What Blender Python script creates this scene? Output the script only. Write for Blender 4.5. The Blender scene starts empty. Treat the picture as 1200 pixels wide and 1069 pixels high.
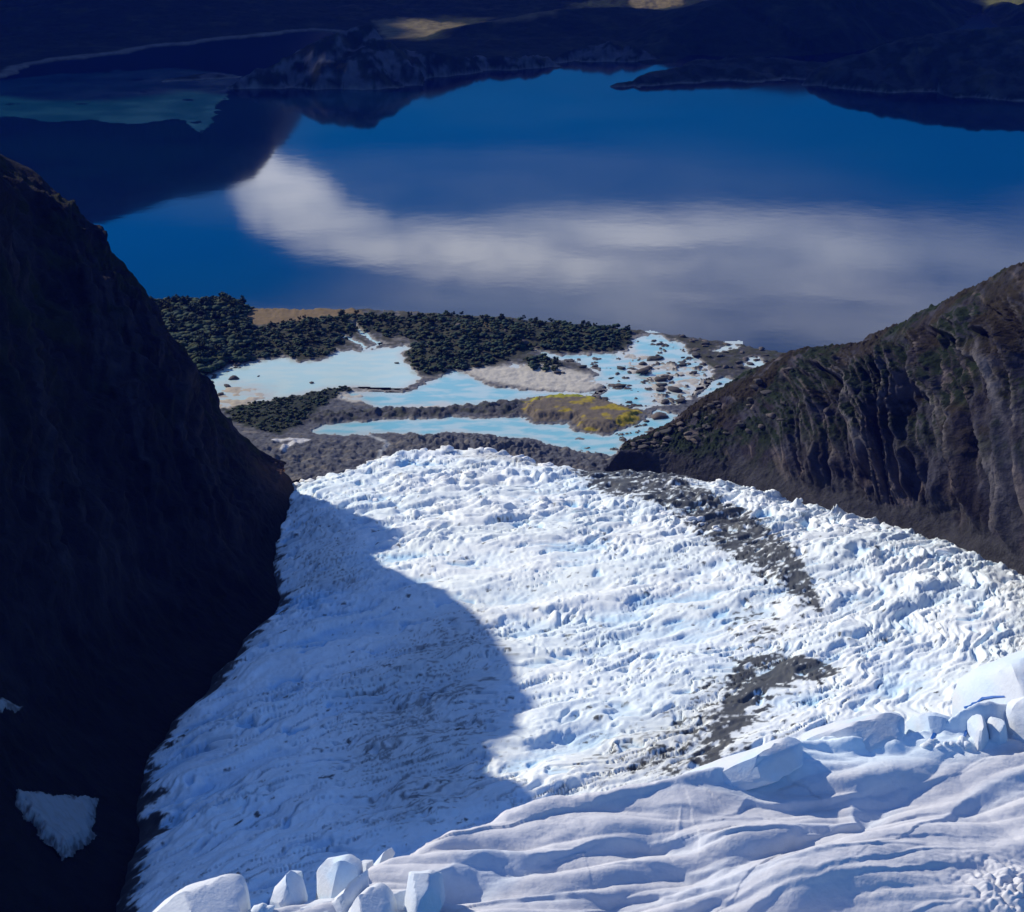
import bpy, bmesh, math, random
import numpy as np
from mathutils import Vector
from mathutils.bvhtree import BVHTree

sc = bpy.context.scene
COL = sc.collection
R = math.radians
random.seed(7)
RNG = np.random.default_rng(11)

# ------------------------------------------------------------------ camera
H, PITCH, VFOV = 700.0, R(20.0), R(28.0)
cam = bpy.data.cameras.new('camera')
cam.sensor_fit = 'VERTICAL'
cam.angle_y = VFOV
cam.clip_start = 1.0
cam.clip_end = 60000.0
camo = bpy.data.objects.new('camera', cam)
COL.objects.link(camo)
camo.location = (0, 0, H)
camo.rotation_euler = (math.pi / 2 - PITCH, 0, 0)
sc.camera = camo

# ------------------------------------------------------------------ sun and sky
SUN_EL, SUN_AHEAD = R(32.0), R(36.0)        # the sun stands left of the view and a little ahead
SUN = np.array([-math.cos(SUN_EL) * math.cos(SUN_AHEAD), math.cos(SUN_EL) * math.sin(SUN_AHEAD), math.sin(SUN_EL)])
sl = bpy.data.lights.new('sun', 'SUN')
sl.energy = 4.8
sl.angle = R(0.53)
sl.color = (1.0, 0.90, 0.72)
so = bpy.data.objects.new('sun', sl)
COL.objects.link(so)
so.rotation_euler = Vector(SUN).to_track_quat('Z', 'Y').to_euler()

world = bpy.data.worlds.new('World')
sc.world = world
world.use_nodes = True
WT = world.node_tree
WT.nodes.clear()


class NT:
    """tiny node-tree writer"""
    def __init__(self, tree): self.t = tree
    def n(self, typ, **kw):
        nd = self.t.nodes.new(typ)
        for k, v in kw.items():
            if k == 'ins':
                for i, val in v.items():
                    if hasattr(val, 'is_output') or isinstance(val, bpy.types.NodeSocket):
                        self.t.links.new(val, nd.inputs[i])
                    else:
                        nd.inputs[i].default_value = val
            else:
                setattr(nd, k, v)
        return nd
    def m(self, op, a, b=None, c=None, clamp=False):
        ins = {0: a}
        if b is not None: ins[1] = b
        if c is not None: ins[2] = c
        return self.n('ShaderNodeMath', operation=op, use_clamp=clamp, ins=ins).outputs[0]
    def smooth(self, x, lo, hi):
        nd = self.n('ShaderNodeMapRange', interpolation_type='SMOOTHSTEP', ins={0: x, 1: lo, 2: hi, 3: 0.0, 4: 1.0})
        return nd.outputs[0]
    def mix(self, f, a, b, blend='MIX'):
        nd = self.n('ShaderNodeMix', data_type='RGBA', blend_type=blend)
        for i, v in ((0, f), (6, a), (7, b)):
            if isinstance(v, bpy.types.NodeSocket): self.t.links.new(v, nd.inputs[i])
            else: nd.inputs[i].default_value = v
        return nd.outputs[2]


w = NT(WT)
sky = w.n('ShaderNodeTexSky', sky_type='NISHITA', sun_disc=False, sun_elevation=SUN_EL,
          sun_rotation=math.atan2(SUN[0], SUN[1]), altitude=4000.0, air_density=0.8, dust_density=0.0, ozone_density=5.0)
hsv = w.n('ShaderNodeHueSaturation', ins={'Saturation': 2.0, 'Value': 1.0, 'Color': sky.outputs[0]})
tc = w.n('ShaderNodeTexCoord')
sx = w.n('ShaderNodeSeparateXYZ', ins={0: tc.outputs['Generated']})
az = w.m('MULTIPLY', w.m('ARCTAN2', sx.outputs[0], sx.outputs[1]), 57.29578)
el = w.m('MULTIPLY', w.m('ARCSINE', sx.outputs[2]), 57.29578)
cn = w.n('ShaderNodeTexNoise', ins={'Vector': tc.outputs['Generated'], 'Scale': 16.0, 'Detail': 6.0, 'Roughness': 0.6})
cn2 = w.n('ShaderNodeTexNoise', ins={'Vector': tc.outputs['Generated'], 'Scale': 5.0, 'Detail': 5.0, 'Roughness': 0.55})
warp = w.m('MULTIPLY', w.m('SUBTRACT', cn.outputs[0], 0.5), 3.0)
warp2 = w.m('MULTIPLY', w.m('SUBTRACT', cn2.outputs[0], 0.5), 3.0)


def px_azel(u, v):
    """direction of the sky that a calm lake shows at this place of the view"""
    a, b = (u - 600) / 2143.7, (534.5 - v) / 2143.7
    x, y, z = a, math.cos(PITCH) + b * math.sin(PITCH), -math.sin(PITCH) + b * math.cos(PITCH)
    return math.degrees(math.atan2(x, y)), math.degrees(math.atan2(-z, math.hypot(x, y)))


stv = w.n('ShaderNodeCombineXYZ', ins={0: w.m('MULTIPLY', az, 0.16), 1: w.m('MULTIPLY', el, 0.9), 2: 0.0})
streak = w.n('ShaderNodeTexNoise', ins={'Vector': stv.outputs[0], 'Scale': 1.0, 'Detail': 6.0, 'Roughness': 0.6, 'Distortion': 0.6})


def cloud_blob(u, v, ru, rv, tilt, amp):
    a0, e0 = px_azel(u, v)
    ra, re = ru * 0.0267, rv * 0.0262
    da = w.m('SUBTRACT', w.m('ADD', az, warp), a0)
    de = w.m('SUBTRACT', w.m('ADD', el, w.m('MULTIPLY', warp2, 0.5)), e0)
    de = w.m('SUBTRACT', de, w.m('MULTIPLY', da, tilt))
    q = w.m('ADD', w.m('POWER', w.m('ABSOLUTE', w.m('DIVIDE', da, ra)), 2.0), w.m('POWER', w.m('ABSOLUTE', w.m('DIVIDE', de, re)), 2.0))
    return w.m('MULTIPLY', w.m('SUBTRACT', 1.0, w.smooth(q, 0.0, 2.2)), amp)


dens = None
for b in [(310, 212, 52, 34, 0.42, 1.0), (345, 242, 62, 44, 0.35, 1.0), (420, 276, 80, 32, 0.25, 1.0), (540, 294, 130, 32, 0.08, 0.95), (690, 298, 190, 44, 0.0, 0.9), (860, 306, 220, 54, -0.05, 0.72),
          (900, 355, 420, 60, 0.0, 0.5), (1100, 335, 240, 70, -0.05, 0.36), (480, 390, 320, 24, 0.0, 0.5), (600, 225, 380, 40, 0.0, 0.07), (1450, 330, 260, 90, 0.0, 0.3), (700, 470, 700, 60, 0.0, 0.5)]:
    d = cloud_blob(*b)
    dens = d if dens is None else w.m('MAXIMUM', dens, d)
stf = w.n('ShaderNodeMapRange', ins={0: streak.outputs[0], 1: 0.3, 2: 0.62, 3: 0.35, 4: 1.1})
dens = w.m('MULTIPLY', dens, stf.outputs[0])
hi_cloud = w.m('MULTIPLY', w.smooth(cn2.outputs[0], 0.52, 0.68), w.smooth(el, 17.0, 24.0))
dens = w.m('MAXIMUM', dens, w.m('MULTIPLY', hi_cloud, 0.35), clamp=True)
SKY_STRENGTH = 0.16
lowc = w.mix(w.smooth(el, 7.0, 15.0), (0.34, 0.50, 0.45, 1), (0.55, 1.14, 1.16, 1))
blue = w.mix(1.0, hsv.outputs[0], lowc, 'MULTIPLY')
skyc = w.mix(dens, blue, (12.0, 12.6, 13.8, 1))
bg = w.n('ShaderNodeBackground', ins={'Color': skyc, 'Strength': SKY_STRENGTH})
wo = w.n('ShaderNodeOutputWorld', ins={'Surface': bg.outputs[0]})

vs = sc.view_settings
vs.view_transform = 'Standard'
vs.look = 'None'
vs.gamma = 1.0
vs.use_curve_mapping = False
vs.exposure = 0.2
sc.cycles.max_bounces = 5
sc.cycles.diffuse_bounces = 4
sc.cycles.glossy_bounces = 3
sc.cycles.use_denoising = True

# ------------------------------------------------------------------ noise
def _h(ix, iy, iz, seed):
    n = (ix.astype(np.uint32) * np.uint32(374761393)) ^ (iy.astype(np.uint32) * np.uint32(668265263)) ^ (iz.astype(np.uint32) * np.uint32(2147483647 - 1274126)) ^ np.uint32((seed * 1013904223) & 0xffffffff)
    n = (n ^ (n >> np.uint32(13))) * np.uint32(1274126177)
    n = (n ^ (n >> np.uint32(16))) * np.uint32(2246822519)
    return n ^ (n >> np.uint32(15))


_G = np.array([[1, 1, 0], [-1, 1, 0], [1, -1, 0], [-1, -1, 0], [1, 0, 1], [-1, 0, 1], [1, 0, -1], [-1, 0, -1],
               [0, 1, 1], [0, -1, 1], [0, 1, -1], [0, -1, -1], [1, 1, 0], [-1, 1, 0], [0, -1, 1], [0, -1, -1]], dtype=np.float32)


def pn(x, y, z=0.0, seed=0):
    x, y, z = np.broadcast_arrays(np.asarray(x, np.float64), np.asarray(y, np.float64), np.asarray(z, np.float64))
    fx, fy, fz = np.floor(x), np.floor(y), np.floor(z)
    ix, iy, iz = fx.astype(np.int64), fy.astype(np.int64), fz.astype(np.int64)
    x, y, z = x - fx, y - fy, z - fz
    u, v, w_ = [t * t * t * (t * (t * 6 - 15) + 10) for t in (x, y, z)]
    out = 0
    for dx in (0, 1):
        wx = u if dx else 1 - u
        for dy in (0, 1):
            wy = v if dy else 1 - v
            for dz in (0, 1):
                wz = w_ if dz else 1 - w_
                g = _G[_h(ix + dx, iy + dy, iz + dz, seed) & np.uint32(15)]
                out = out + wx * wy * wz * (g[..., 0] * (x - dx) + g[..., 1] * (y - dy) + g[..., 2] * (z - dz))
    return out


def fbm(x, y, z=0.0, o=4, seed=0, gain=0.5):
    a, s, t = 1.0, 0.0, 0.0
    for k in range(o):
        s = s + a * pn(x * 2 ** k, y * 2 ** k, np.asarray(z) * 2 ** k, seed + k * 17)
        t += a
        a *= gain
    return s / t * 1.6


def billow(x, y, z=0.0, o=3, seed=0, gain=0.5):
    a, s, t = 1.0, 0.0, 0.0
    for k in range(o):
        s = s + a * np.abs(pn(x * 2 ** k, y * 2 ** k, np.asarray(z) * 2 ** k, seed + k * 31)) * 2
        t += a
        a *= gain
    return s / t


def sstep(x, lo, hi):
    t = np.clip((x - lo) / (hi - lo), 0, 1)
    return t * t * (3 - 2 * t)


def poly_sdf(px, py, poly):
    """signed distance, positive inside"""
    poly = np.asarray(poly, float)
    d = np.full(px.shape, 1e18)
    ins = np.zeros(px.shape, bool)
    n = len(poly)
    for i in range(n):
        ax, ay = poly[i]
        bx, by = poly[(i + 1) % n]
        ex, ey = bx - ax, by - ay
        t = np.clip(((px - ax) * ex + (py - ay) * ey) / (ex * ex + ey * ey + 1e-12), 0, 1)
        d = np.minimum(d, (px - ax - t * ex) ** 2 + (py - ay - t * ey) ** 2)
        if ay != by:
            c = ((ay > py) != (by > py)) & (px < (bx - ax) * (py - ay) / (by - ay) + ax)
            ins ^= c
    d = np.sqrt(d)
    return np.where(ins, d, -d)


def line_dist(px, py, pts):
    """distance to a polyline, signed side (positive = left of travel) and parameter 0..1"""
    pts = np.asarray(pts, float)
    seg = np.hypot(*(pts[1:] - pts[:-1]).T)
    cum = np.concatenate([[0], np.cumsum(seg)])
    best = np.full(px.shape, 1e18)
    side = np.zeros(px.shape)
    par = np.zeros(px.shape)
    for i in range(len(pts) - 1):
        ax, ay = pts[i]
        bx, by = pts[i + 1]
        ex, ey = bx - ax, by - ay
        t = np.clip(((px - ax) * ex + (py - ay) * ey) / (ex * ex + ey * ey + 1e-12), 0, 1)
        qx, qy = px - ax - t * ex, py - ay - t * ey
        d = qx * qx + qy * qy
        m = d < best
        best = np.where(m, d, best)
        side = np.where(m, np.sign(ex * qy - ey * qx), side)
        par = np.where(m, (cum[i] + t * seg[i]) / cum[-1], par)
    return np.sqrt(best), side, par


# ------------------------------------------------------------------ survey: sight lines to ground points
FP = 534.5 / math.tan(VFOV / 2)
CP, SP = math.cos(PITCH), math.sin(PITCH)


def ray(u, v):
    u, v = np.asarray(u, float), np.asarray(v, float)
    a, b = (u - 600) / FP, (534.5 - v) / FP
    return a, CP + b * SP, -SP + b * CP


def at_y(u, v, y):
    a, b, c = ray(u, v)
    t = y / b
    return np.stack([a * t, b * t, H + c * t], -1)


def at_z(u, v, z=0.0):
    a, b, c = ray(u, v)
    t = (z - H) / c
    return np.stack([a * t, b * t, H + c * t], -1)


def at_plane(u, v, z0, gx, gy):
    """meet z = z0 + gx x + gy y"""
    a, b, c = ray(u, v)
    t = (z0 - H) / (c - gx * a - gy * b)
    return np.stack([a * t, b * t, H + c * t], -1)


# ------------------------------------------------------------------ objects
def tag(o, label=None, cat=None, group=None, kind=None):
    if label: o['label'] = label
    if cat: o['category'] = cat
    if group: o['group'] = group
    if kind: o['kind'] = kind
    return o


def link(name, me, m=None, parent=None):
    o = bpy.data.objects.new(name, me)
    COL.objects.link(o)
    if m is not None and me is not None and not me.materials: me.materials.append(m)
    if parent is not None: o.parent = parent
    return o


def empty(name, loc):
    o = bpy.data.objects.new(name, None)
    COL.objects.link(o)
    o.location = loc
    return o


def mesh_from(name, verts, quads, col=None, smooth=True, tris=None):
    me = bpy.data.meshes.new(name)
    verts = np.asarray(verts, np.float32).reshape(-1, 3)
    me.vertices.add(len(verts))
    me.vertices.foreach_set('co', verts.ravel())
    faces = quads if tris is None else tris
    faces = np.asarray(faces, np.int32)
    k = faces.shape[1]
    me.loops.add(faces.size)
    me.loops.foreach_set('vertex_index', faces.ravel())
    me.polygons.add(len(faces))
    me.polygons.foreach_set('loop_start', np.arange(0, faces.size, k, dtype=np.int32))
    me.polygons.foreach_set('loop_total', np.full(len(faces), k, np.int32))
    if col is not None:
        at = me.attributes.new('Col', 'FLOAT_COLOR', 'POINT')
        c = np.ones((len(verts), 4), np.float32)
        c[:, :3] = np.asarray(col, np.float32).reshape(-1, 3)
        at.data.foreach_set('color', c.ravel())
    me.update(calc_edges=True)
    me.validate()
    if smooth: me.polygons.foreach_set('use_smooth', np.ones(len(me.polygons), bool))
    return me


def grid_faces(nr, nc, keep=None):
    i = np.arange(nr - 1)[:, None] * nc + np.arange(nc - 1)[None, :]
    q = np.stack([i, i + 1, i + nc + 1, i + nc], -1).reshape(-1, 4)
    if keep is not None:
        k = keep.reshape(-1)
        q = q[k[q].all(1)]
    return q


def compact(verts, q, col):
    used = np.unique(q)
    mp = np.full(len(verts), -1, np.int64)
    mp[used] = np.arange(len(used))
    return verts[used], mp[q], (col[used] if col is not None else None)


def grid_obj(name, P, col, m, keep=None, parent=None, flip=False):
    nr, nc = P.shape[:2]
    q = grid_faces(nr, nc, keep)
    if flip: q = q[:, ::-1]
    v, q, c = compact(P.reshape(-1, 3), q, None if col is None else col.reshape(-1, 3))
    return link(name, mesh_from(name, v, q, c), m, parent)


def lerp3(a, b, t):
    return np.asarray(a) * (1 - t[..., None]) + np.asarray(b) * t[..., None]


def mixc(col, c2, t):
    return col * (1 - t[..., None]) + np.asarray(c2, float) * t[..., None]


# ------------------------------------------------------------------ materials
def mat(name, rough=0.9, base=None, var=0.25, var_scale=0.05, bump=0.0, bump_scale=0.2, bump_dist=1.0, detail=5, spec=0.3, sss=0.0, stretch=(1, 1, 1), coords='Object'):
    m = bpy.data.materials.new(name)
    m.use_nodes = True
    t = NT(m.node_tree)
    m.node_tree.nodes.clear()
    tcn = t.n('ShaderNodeTexCoord')
    mp = t.n('ShaderNodeMapping', ins={0: tcn.outputs[coords], 3: stretch})
    if base is None:
        c = t.n('ShaderNodeAttribute', attribute_name='Col').outputs[0]
    else:
        c = t.n('ShaderNodeRGB').outputs[0]
        c.default_value = (*base, 1)
    nz = t.n('ShaderNodeTexNoise', ins={'Vector': mp.outputs[0], 'Scale': var_scale, 'Detail': 6.0, 'Roughness': 0.65})
    f = t.n('ShaderNodeMapRange', ins={0: nz.outputs[0], 1: 0.25, 2: 0.75, 3: 1 - var, 4: 1 + var})
    g = t.n('ShaderNodeCombineColor', ins={0: f.outputs[0], 1: f.outputs[0], 2: f.outputs[0]})
    cc = t.mix(1.0, c, g.outputs[0], 'MULTIPLY')
    p = t.n('ShaderNodeBsdfPrincipled', ins={'Base Color': cc, 'Roughness': rough, 'Specular IOR Level': spec})
    if sss > 0:
        p.inputs['Subsurface Weight'].default_value = sss
        p.inputs['Subsurface Radius'].default_value = (0.4, 0.8, 1.2)
        p.inputs['Subsurface Scale'].default_value = 0.6
    if bump > 0:
        bn = t.n('ShaderNodeTexNoise', ins={'Vector': mp.outputs[0], 'Scale': bump_scale, 'Detail': float(detail), 'Roughness': 0.6})
        b = t.n('ShaderNodeBump', ins={'Strength': bump, 'Distance': bump_dist, 'Height': bn.outputs[0]})
        t.t.links.new(b.outputs[0], p.inputs['Normal'])
    t.n('ShaderNodeOutputMaterial', ins={'Surface': p.outputs[0]})
    return m


def water_mat(name, col, rough, col2=None, scale=0.002, bump=0.05, bump_scale=0.02, stretch=(1, 1, 1)):
    m = bpy.data.materials.new(name)
    m.use_nodes = True
    t = NT(m.node_tree)
    m.node_tree.nodes.clear()
    tcn = t.n('ShaderNodeTexCoord')
    mp = t.n('ShaderNodeMapping', ins={0: tcn.outputs['Object'], 3: stretch})
    nz = t.n('ShaderNodeTexNoise', ins={'Vector': mp.outputs[0], 'Scale': scale, 'Detail': 5.0, 'Roughness': 0.55})
    c = t.mix(t.smooth(nz.outputs[0], 0.42, 0.6), (*col, 1), (*(col2 or col), 1))
    p = t.n('ShaderNodeBsdfPrincipled', ins={'Base Color': c, 'IOR': 1.333, 'Specular IOR Level': 0.24})
    rg = t.n('ShaderNodeMapRange', ins={0: nz.outputs[0], 1: 0.35, 2: 0.65, 3: rough * 0.8, 4: rough * 1.3})
    t.t.links.new(rg.outputs[0], p.inputs['Roughness'])
    if name == 'lake_water':
        sp = t.n('ShaderNodeSeparateXYZ', ins={0: tcn.outputs['Object']})
        ruffle = t.m('MULTIPLY', t.smooth(t.m('ADD', sp.outputs[1], t.m('MULTIPLY', nz.outputs[0], 1200.0)), 4200.0, 5600.0), 0.05)
        t.t.links.new(t.m('ADD', rg.outputs[0], ruffle), p.inputs['Roughness'])
    bn = t.n('ShaderNodeTexNoise', ins={'Vector': tcn.outputs['Object'], 'Scale': bump_scale, 'Detail': 3.0})
    b = t.n('ShaderNodeBump', ins={'Strength': bump, 'Distance': 1.0, 'Height': bn.outputs[0]})
    t.t.links.new(b.outputs[0], p.inputs['Normal'])
    t.n('ShaderNodeOutputMaterial', ins={'Surface': p.outputs[0]})
    return m


M_ICE = mat('glacier_ice', 0.7, var=0.07, var_scale=0.12, bump=0.25, bump_scale=0.4, bump_dist=0.8, detail=3, spec=0.3)
M_SNOW = mat('fresh_snow', 0.75, var=0.05, var_scale=0.9, bump=0.35, bump_scale=1.4, bump_dist=0.3, detail=5, spec=0.25)
M_ROCK = mat('cliff_rock', 0.9, var=0.45, var_scale=0.06, bump=0.9, bump_scale=0.12, bump_dist=5.0, detail=8, spec=0.04)
M_FAR = mat('far_land', 0.95, var=0.4, var_scale=0.03, bump=0.6, bump_scale=0.06, bump_dist=8.0, detail=6, spec=0.03)
M_DELTA = mat('delta_ground', 0.92, var=0.16, var_scale=0.12, bump=0.3, bump_scale=0.25, bump_dist=1.2, detail=6, spec=0.2)
M_LAKE = water_mat('lake_water', (0.0005, 0.005, 0.022), 0.035, (0.0008, 0.009, 0.026), 0.0015, 0.05, 0.02)
M_POOL_PALE = water_mat('milky_pool_water', (0.38, 0.56, 0.58), 0.12, (0.45, 0.60, 0.58), 0.02)
M_POOL = water_mat('turquoise_pool_water', (0.16, 0.46, 0.56), 0.12, (0.24, 0.50, 0.56), 0.02)

# ------------------------------------------------------------------ glacier surface
GZ0, GY0, GS = 30.0, 1826.0, 0.165


def on_glacier(u, v):
    return at_plane(u, v, GZ0 + GS * GY0, 0.0, -GS)


G_LEFT = [(335, 556), (322, 600), (316, 640), (332, 685), (300, 715), (268, 752), (215, 812), (178, 860), (160, 900), (163, 950), (140, 1000), (128, 1069), (110, 1180)]
G_FRONT = [(740, 541), (690, 542), (650, 538), (612, 524), (575, 519), (540, 520), (500, 522), (470, 523), (440, 530), (400, 543), (360, 552)]
G_RIGHT = [(1420, 1180), (1420, 780), (1300, 705), (1200, 658), (1120, 622), (1060, 605), (1000, 593), (930, 575), (870, 558), (810, 549)]
G_OUT = [tuple(on_glacier(u, v)[:2]) for u, v in G_LEFT + G_RIGHT + G_FRONT]


def glacier_noise(x, y):
    """height of the broken ice above the mean surface"""
    wx = x + 18 * fbm(x / 70, y / 70, 3.1, 3, 91)
    wy = y + 18 * fbm(x / 70, y / 70, 7.7, 3, 92)
    # crevasses lie across the flow and bow with it
    arc = (wy - 0.55 * wx - 0.0016 * wx * np.abs(wx)) * 0.8
    front = sstep(y, 1330, 1600)
    rightside = sstep(x, 150, 330) * sstep(y, 1000, 1250)
    leftside = sstep(-x, 90, 240)
    big = billow(wx / 31, arc / 21, 0.3, 2, 5, 0.4)
    mid = billow(wx / 19, arc / 8.5, 1.3, 3, 8, 0.5)
    fine = billow(wx / 9.5, arc / 4.6, 2.3, 2, 12, 0.5)
    long_ = fbm(wx / 80, arc / 44, 4.3, 3, 15)
    a_big = 1.1 + 5.2 * front + 3.8 * rightside + 3.0 * leftside
    a_mid = 1.7 + 1.8 * front + 2.2 * rightside + 1.6 * leftside
    rough = 0.42 + 0.8 * sstep(fbm(x / 120, y / 90, 9.0, 3, 44), -0.35, 0.45)
    hgt = (a_big * (big - 0.3) + a_mid * (mid - 0.3)) * rough + 1.15 * (fine - 0.3) + 4.5 * long_
    # pressure bands that bow down-valley, and long open transverse cracks
    band = np.sin(arc / 11.0 + 1.5 * fbm(wx / 120, arc / 60, 2.2, 2, 64))
    hgt = hgt + 0.9 * band * (1 - 0.5 * front)
    cr_n = np.abs(fbm(wx / 75, arc / 15, 6.1, 2, 66))
    crack = (1 - sstep(cr_n, 0.008, 0.04)) * sstep(fbm(wx / 90, arc / 70, 1.7, 2, 68), -0.15, 0.2)
    hgt = hgt - 3.2 * crack
    # isolated blue hollows
    hole = sstep(fbm(wx / 20, arc / 13, 5.5, 2, 61), 0.40, 0.62)
    hgt = hgt - 4.2 * hole * (0.5 + 0.5 * front + 0.5 * leftside)
    hgt = hgt * (1 - 0.35 * np.clip(moraine_mask(x, y), 0, 1))
    return hgt, np.maximum(hole, 0.8 * crack), wx, arc


def moraine_mask(x, y, z_hint=None):
    """where stones lie on the ice (0..1)"""
    def plan(l): return [tuple(on_glacier(u, v)[:2]) for u, v in l]
    bands = [
        ([(660, 540), (720, 538), (800, 548), (850, 556), (800, 560), (835, 572), (790, 576), (720, 585), (688, 568)], 12, 0.86),
        ([(780, 562), (835, 578), (885, 602), (930, 640), (955, 680), (962, 718), (945, 712), (915, 690), (870, 660), (820, 630), (790, 600), (745, 588)], 16, 0.86),
        ([(925, 636), (955, 680), (963, 720), (950, 712), (935, 680), (905, 655)], 7, 0.95),
        ([(862, 772), (905, 766), (950, 769), (992, 783), (960, 797), (905, 806), (885, 830), (866, 862), (858, 898), (808, 900), (826, 860), (846, 815)], 12, 0.96),
        ([(740, 905), (790, 850), (835, 800), (880, 770), (930, 800), (880, 905), (760, 925)], 28, 0.58),
        ([(870, 690), (935, 705), (930, 765), (890, 770), (858, 740)], 25, 0.40),
    ]
    m = np.zeros(x.shape)
    for pl, soft, amp in bands:
        s = poly_sdf(x, y, plan(pl))
        m = np.maximum(m, amp * sstep(s, -soft, soft))
    return m


def dirt_mask(x, y):
    def plan(l): return [tuple(on_glacier(u, v)[:2]) for u, v in l]
    m = np.zeros(x.shape)
    for pl, soft, amp in [
        ([(400, 800), (470, 740), (560, 700), (600, 760), (600, 840), (590, 940), (470, 985), (415, 960), (385, 880)], 45, 0.46),
        ([(700, 860), (800, 820), (860, 800), (860, 900), (740, 930), (640, 930)], 45, 0.42),
        ([(330, 560), (420, 620), (440, 700), (340, 680)], 30, 0.38),
        ([(600, 520), (660, 535), (640, 545), (520, 535)], 20, 0.45),
        ([(1120, 640), (1250, 690), (1250, 800), (1150, 790), (1180, 720)], 30, 0.35),
    ]:
        m = np.maximum(m, amp * sstep(poly_sdf(x, y, plan(pl)), -soft, soft))
    return m


def glacier_height(x, y):
    base = GZ0 + GS * (GY0 - y)
    sd = poly_sdf(x + 7 * fbm(x / 40, y / 40, 0.7, 3, 71), y + 10 * fbm(x / 30, y / 30, 5.7, 3, 72), G_OUT)
    hgt, hole, wx, arc = glacier_noise(x, y)
    edge = 1 - np.exp(-np.clip(sd, 0, None) / 22)
    z = base - 16 + 16 * edge + hgt * sstep(sd, -4, 22)
    z = np.where(sd < 0, base - 16 + sd * 0.9, z)
    return z, sd, hgt, hole, wx, arc


def build_glacier():
    us = np.arange(70, 1330, 1.55)
    vs_ = np.concatenate([np.arange(508, 640, 0.9), np.arange(640, 1100, 1.35)])
    U, V = np.meshgrid(us, vs_)
    P = on_glacier(U, V)
    x, y = P[..., 0], P[..., 1]
    z, sd, hgt, hole, wx, arc = glacier_height(x, y)
    P = np.stack([x, y, z], -1)
    col = np.zeros(P.shape) + np.array([0.76, 0.82, 0.855])
    # bare blue ice: patches and the depths of the crevasses, where no snow lies
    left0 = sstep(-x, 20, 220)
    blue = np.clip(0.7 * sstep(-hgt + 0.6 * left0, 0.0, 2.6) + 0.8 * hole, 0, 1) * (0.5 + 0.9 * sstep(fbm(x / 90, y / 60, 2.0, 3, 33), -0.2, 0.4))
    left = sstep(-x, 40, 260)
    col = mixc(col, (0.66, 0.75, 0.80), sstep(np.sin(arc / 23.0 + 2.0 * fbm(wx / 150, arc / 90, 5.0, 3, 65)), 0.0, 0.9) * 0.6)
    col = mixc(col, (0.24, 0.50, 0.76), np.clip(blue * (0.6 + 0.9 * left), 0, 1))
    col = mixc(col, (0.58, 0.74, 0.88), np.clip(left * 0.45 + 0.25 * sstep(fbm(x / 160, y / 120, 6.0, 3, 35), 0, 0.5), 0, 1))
    # thin dirt in streaks
    dn = billow(wx / 26, arc / 6.5, 8.0, 3, 47, 0.6)
    d = dirt_mask(x, y)
    streak = sstep(d - dn * 1.35, -0.06, 0.22)
    col = mixc(col, (0.50, 0.52, 0.52), 0.55 * sstep(d, 0.1, 0.5))
    col = mixc(col, (0.12, 0.125, 0.13), streak * 0.75)
    # medial moraines
    mm = moraine_mask(x, y)
    mn = 0.5 + 0.85 * fbm(wx / 30, arc / 8.0, 3.0, 3, 51, 0.6) + 1.0 * fbm(x / 7, y / 9, 4.0, 3, 53, 0.6)
    deb = sstep(mm - mn * 0.75, 0.10, 0.34)
    col = mixc(col, (0.030, 0.033, 0.038), deb * 0.95)
    # dark grit along both margins
    wob = 20 * fbm(x / 17, y / 17, 4.4, 5, 77, 0.65)
    marg = sstep(-(sd + wob), -9, -4) * sstep(1800 - y, 0, 60)
    col = mixc(col, (0.035, 0.035, 0.04), np.where(x < 0, marg, marg * 0.8))
    keep = (sd > -28)
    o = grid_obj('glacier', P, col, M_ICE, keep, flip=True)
    return tag(o, 'broad crevassed white glacier filling the valley floor down to the turquoise pools', 'glacier', kind='structure')


glacier = build_glacier()


def gz(x, y):
    a, b = np.atleast_1d(np.float64(x)), np.atleast_1d(np.float64(y))
    return float(glacier_height(a, b)[0][0])


# ------------------------------------------------------------------ lofted mountains
def resample(pts, n):
    """Catmull-Rom through control points, evenly in index"""
    pts = np.asarray(pts, float)
    k = len(pts)
    t = np.linspace(0, k - 1, n)
    i = np.clip(np.floor(t).astype(int), 0, k - 2)
    f = (t - i)[:, None]
    p0, p1, p2, p3 = pts[np.clip(i - 1, 0, k - 1)], pts[i], pts[i + 1], pts[np.clip(i + 2, 0, k - 1)]
    return 0.5 * (2 * p1 + (p2 - p0) * f + (2 * p0 - 5 * p1 + 4 * p2 - p3) * f * f + (3 * p1 - p0 - 3 * p2 + p3) * f ** 3)


def loft(rows, ns, nt):
    rs = np.stack([resample(r, ns) for r in rows])            # K x ns x 3
    k = len(rs)
    t = np.linspace(0, k - 1, nt)
    i = np.clip(np.floor(t).astype(int), 0, k - 2)
    f = (t - i)[:, None, None]
    p0, p1, p2, p3 = rs[np.clip(i - 1, 0, k - 1)], rs[i], rs[i + 1], rs[np.clip(i + 2, 0, k - 1)]
    lin = p1 * (1 - f) + p2 * f
    cr = 0.5 * (2 * p1 + (p2 - p0) * f + (2 * p0 - 5 * p1 + 4 * p2 - p3) * f * f + (3 * p1 - p0 - 3 * p2 + p3) * f ** 3)
    S, T = np.meshgrid(np.linspace(0, 1, ns), t)
    return 0.35 * lin + 0.65 * cr, S, T


def normals(P):
    a = np.gradient(P, axis=1)
    b = np.gradient(P, axis=0)
    n = np.cross(a, b)
    return n / (np.linalg.norm(n, axis=-1, keepdims=True) + 1e-9)


def pts_y(l): return [tuple(at_y(u, v, y)) for u, v, y in l]


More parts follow.
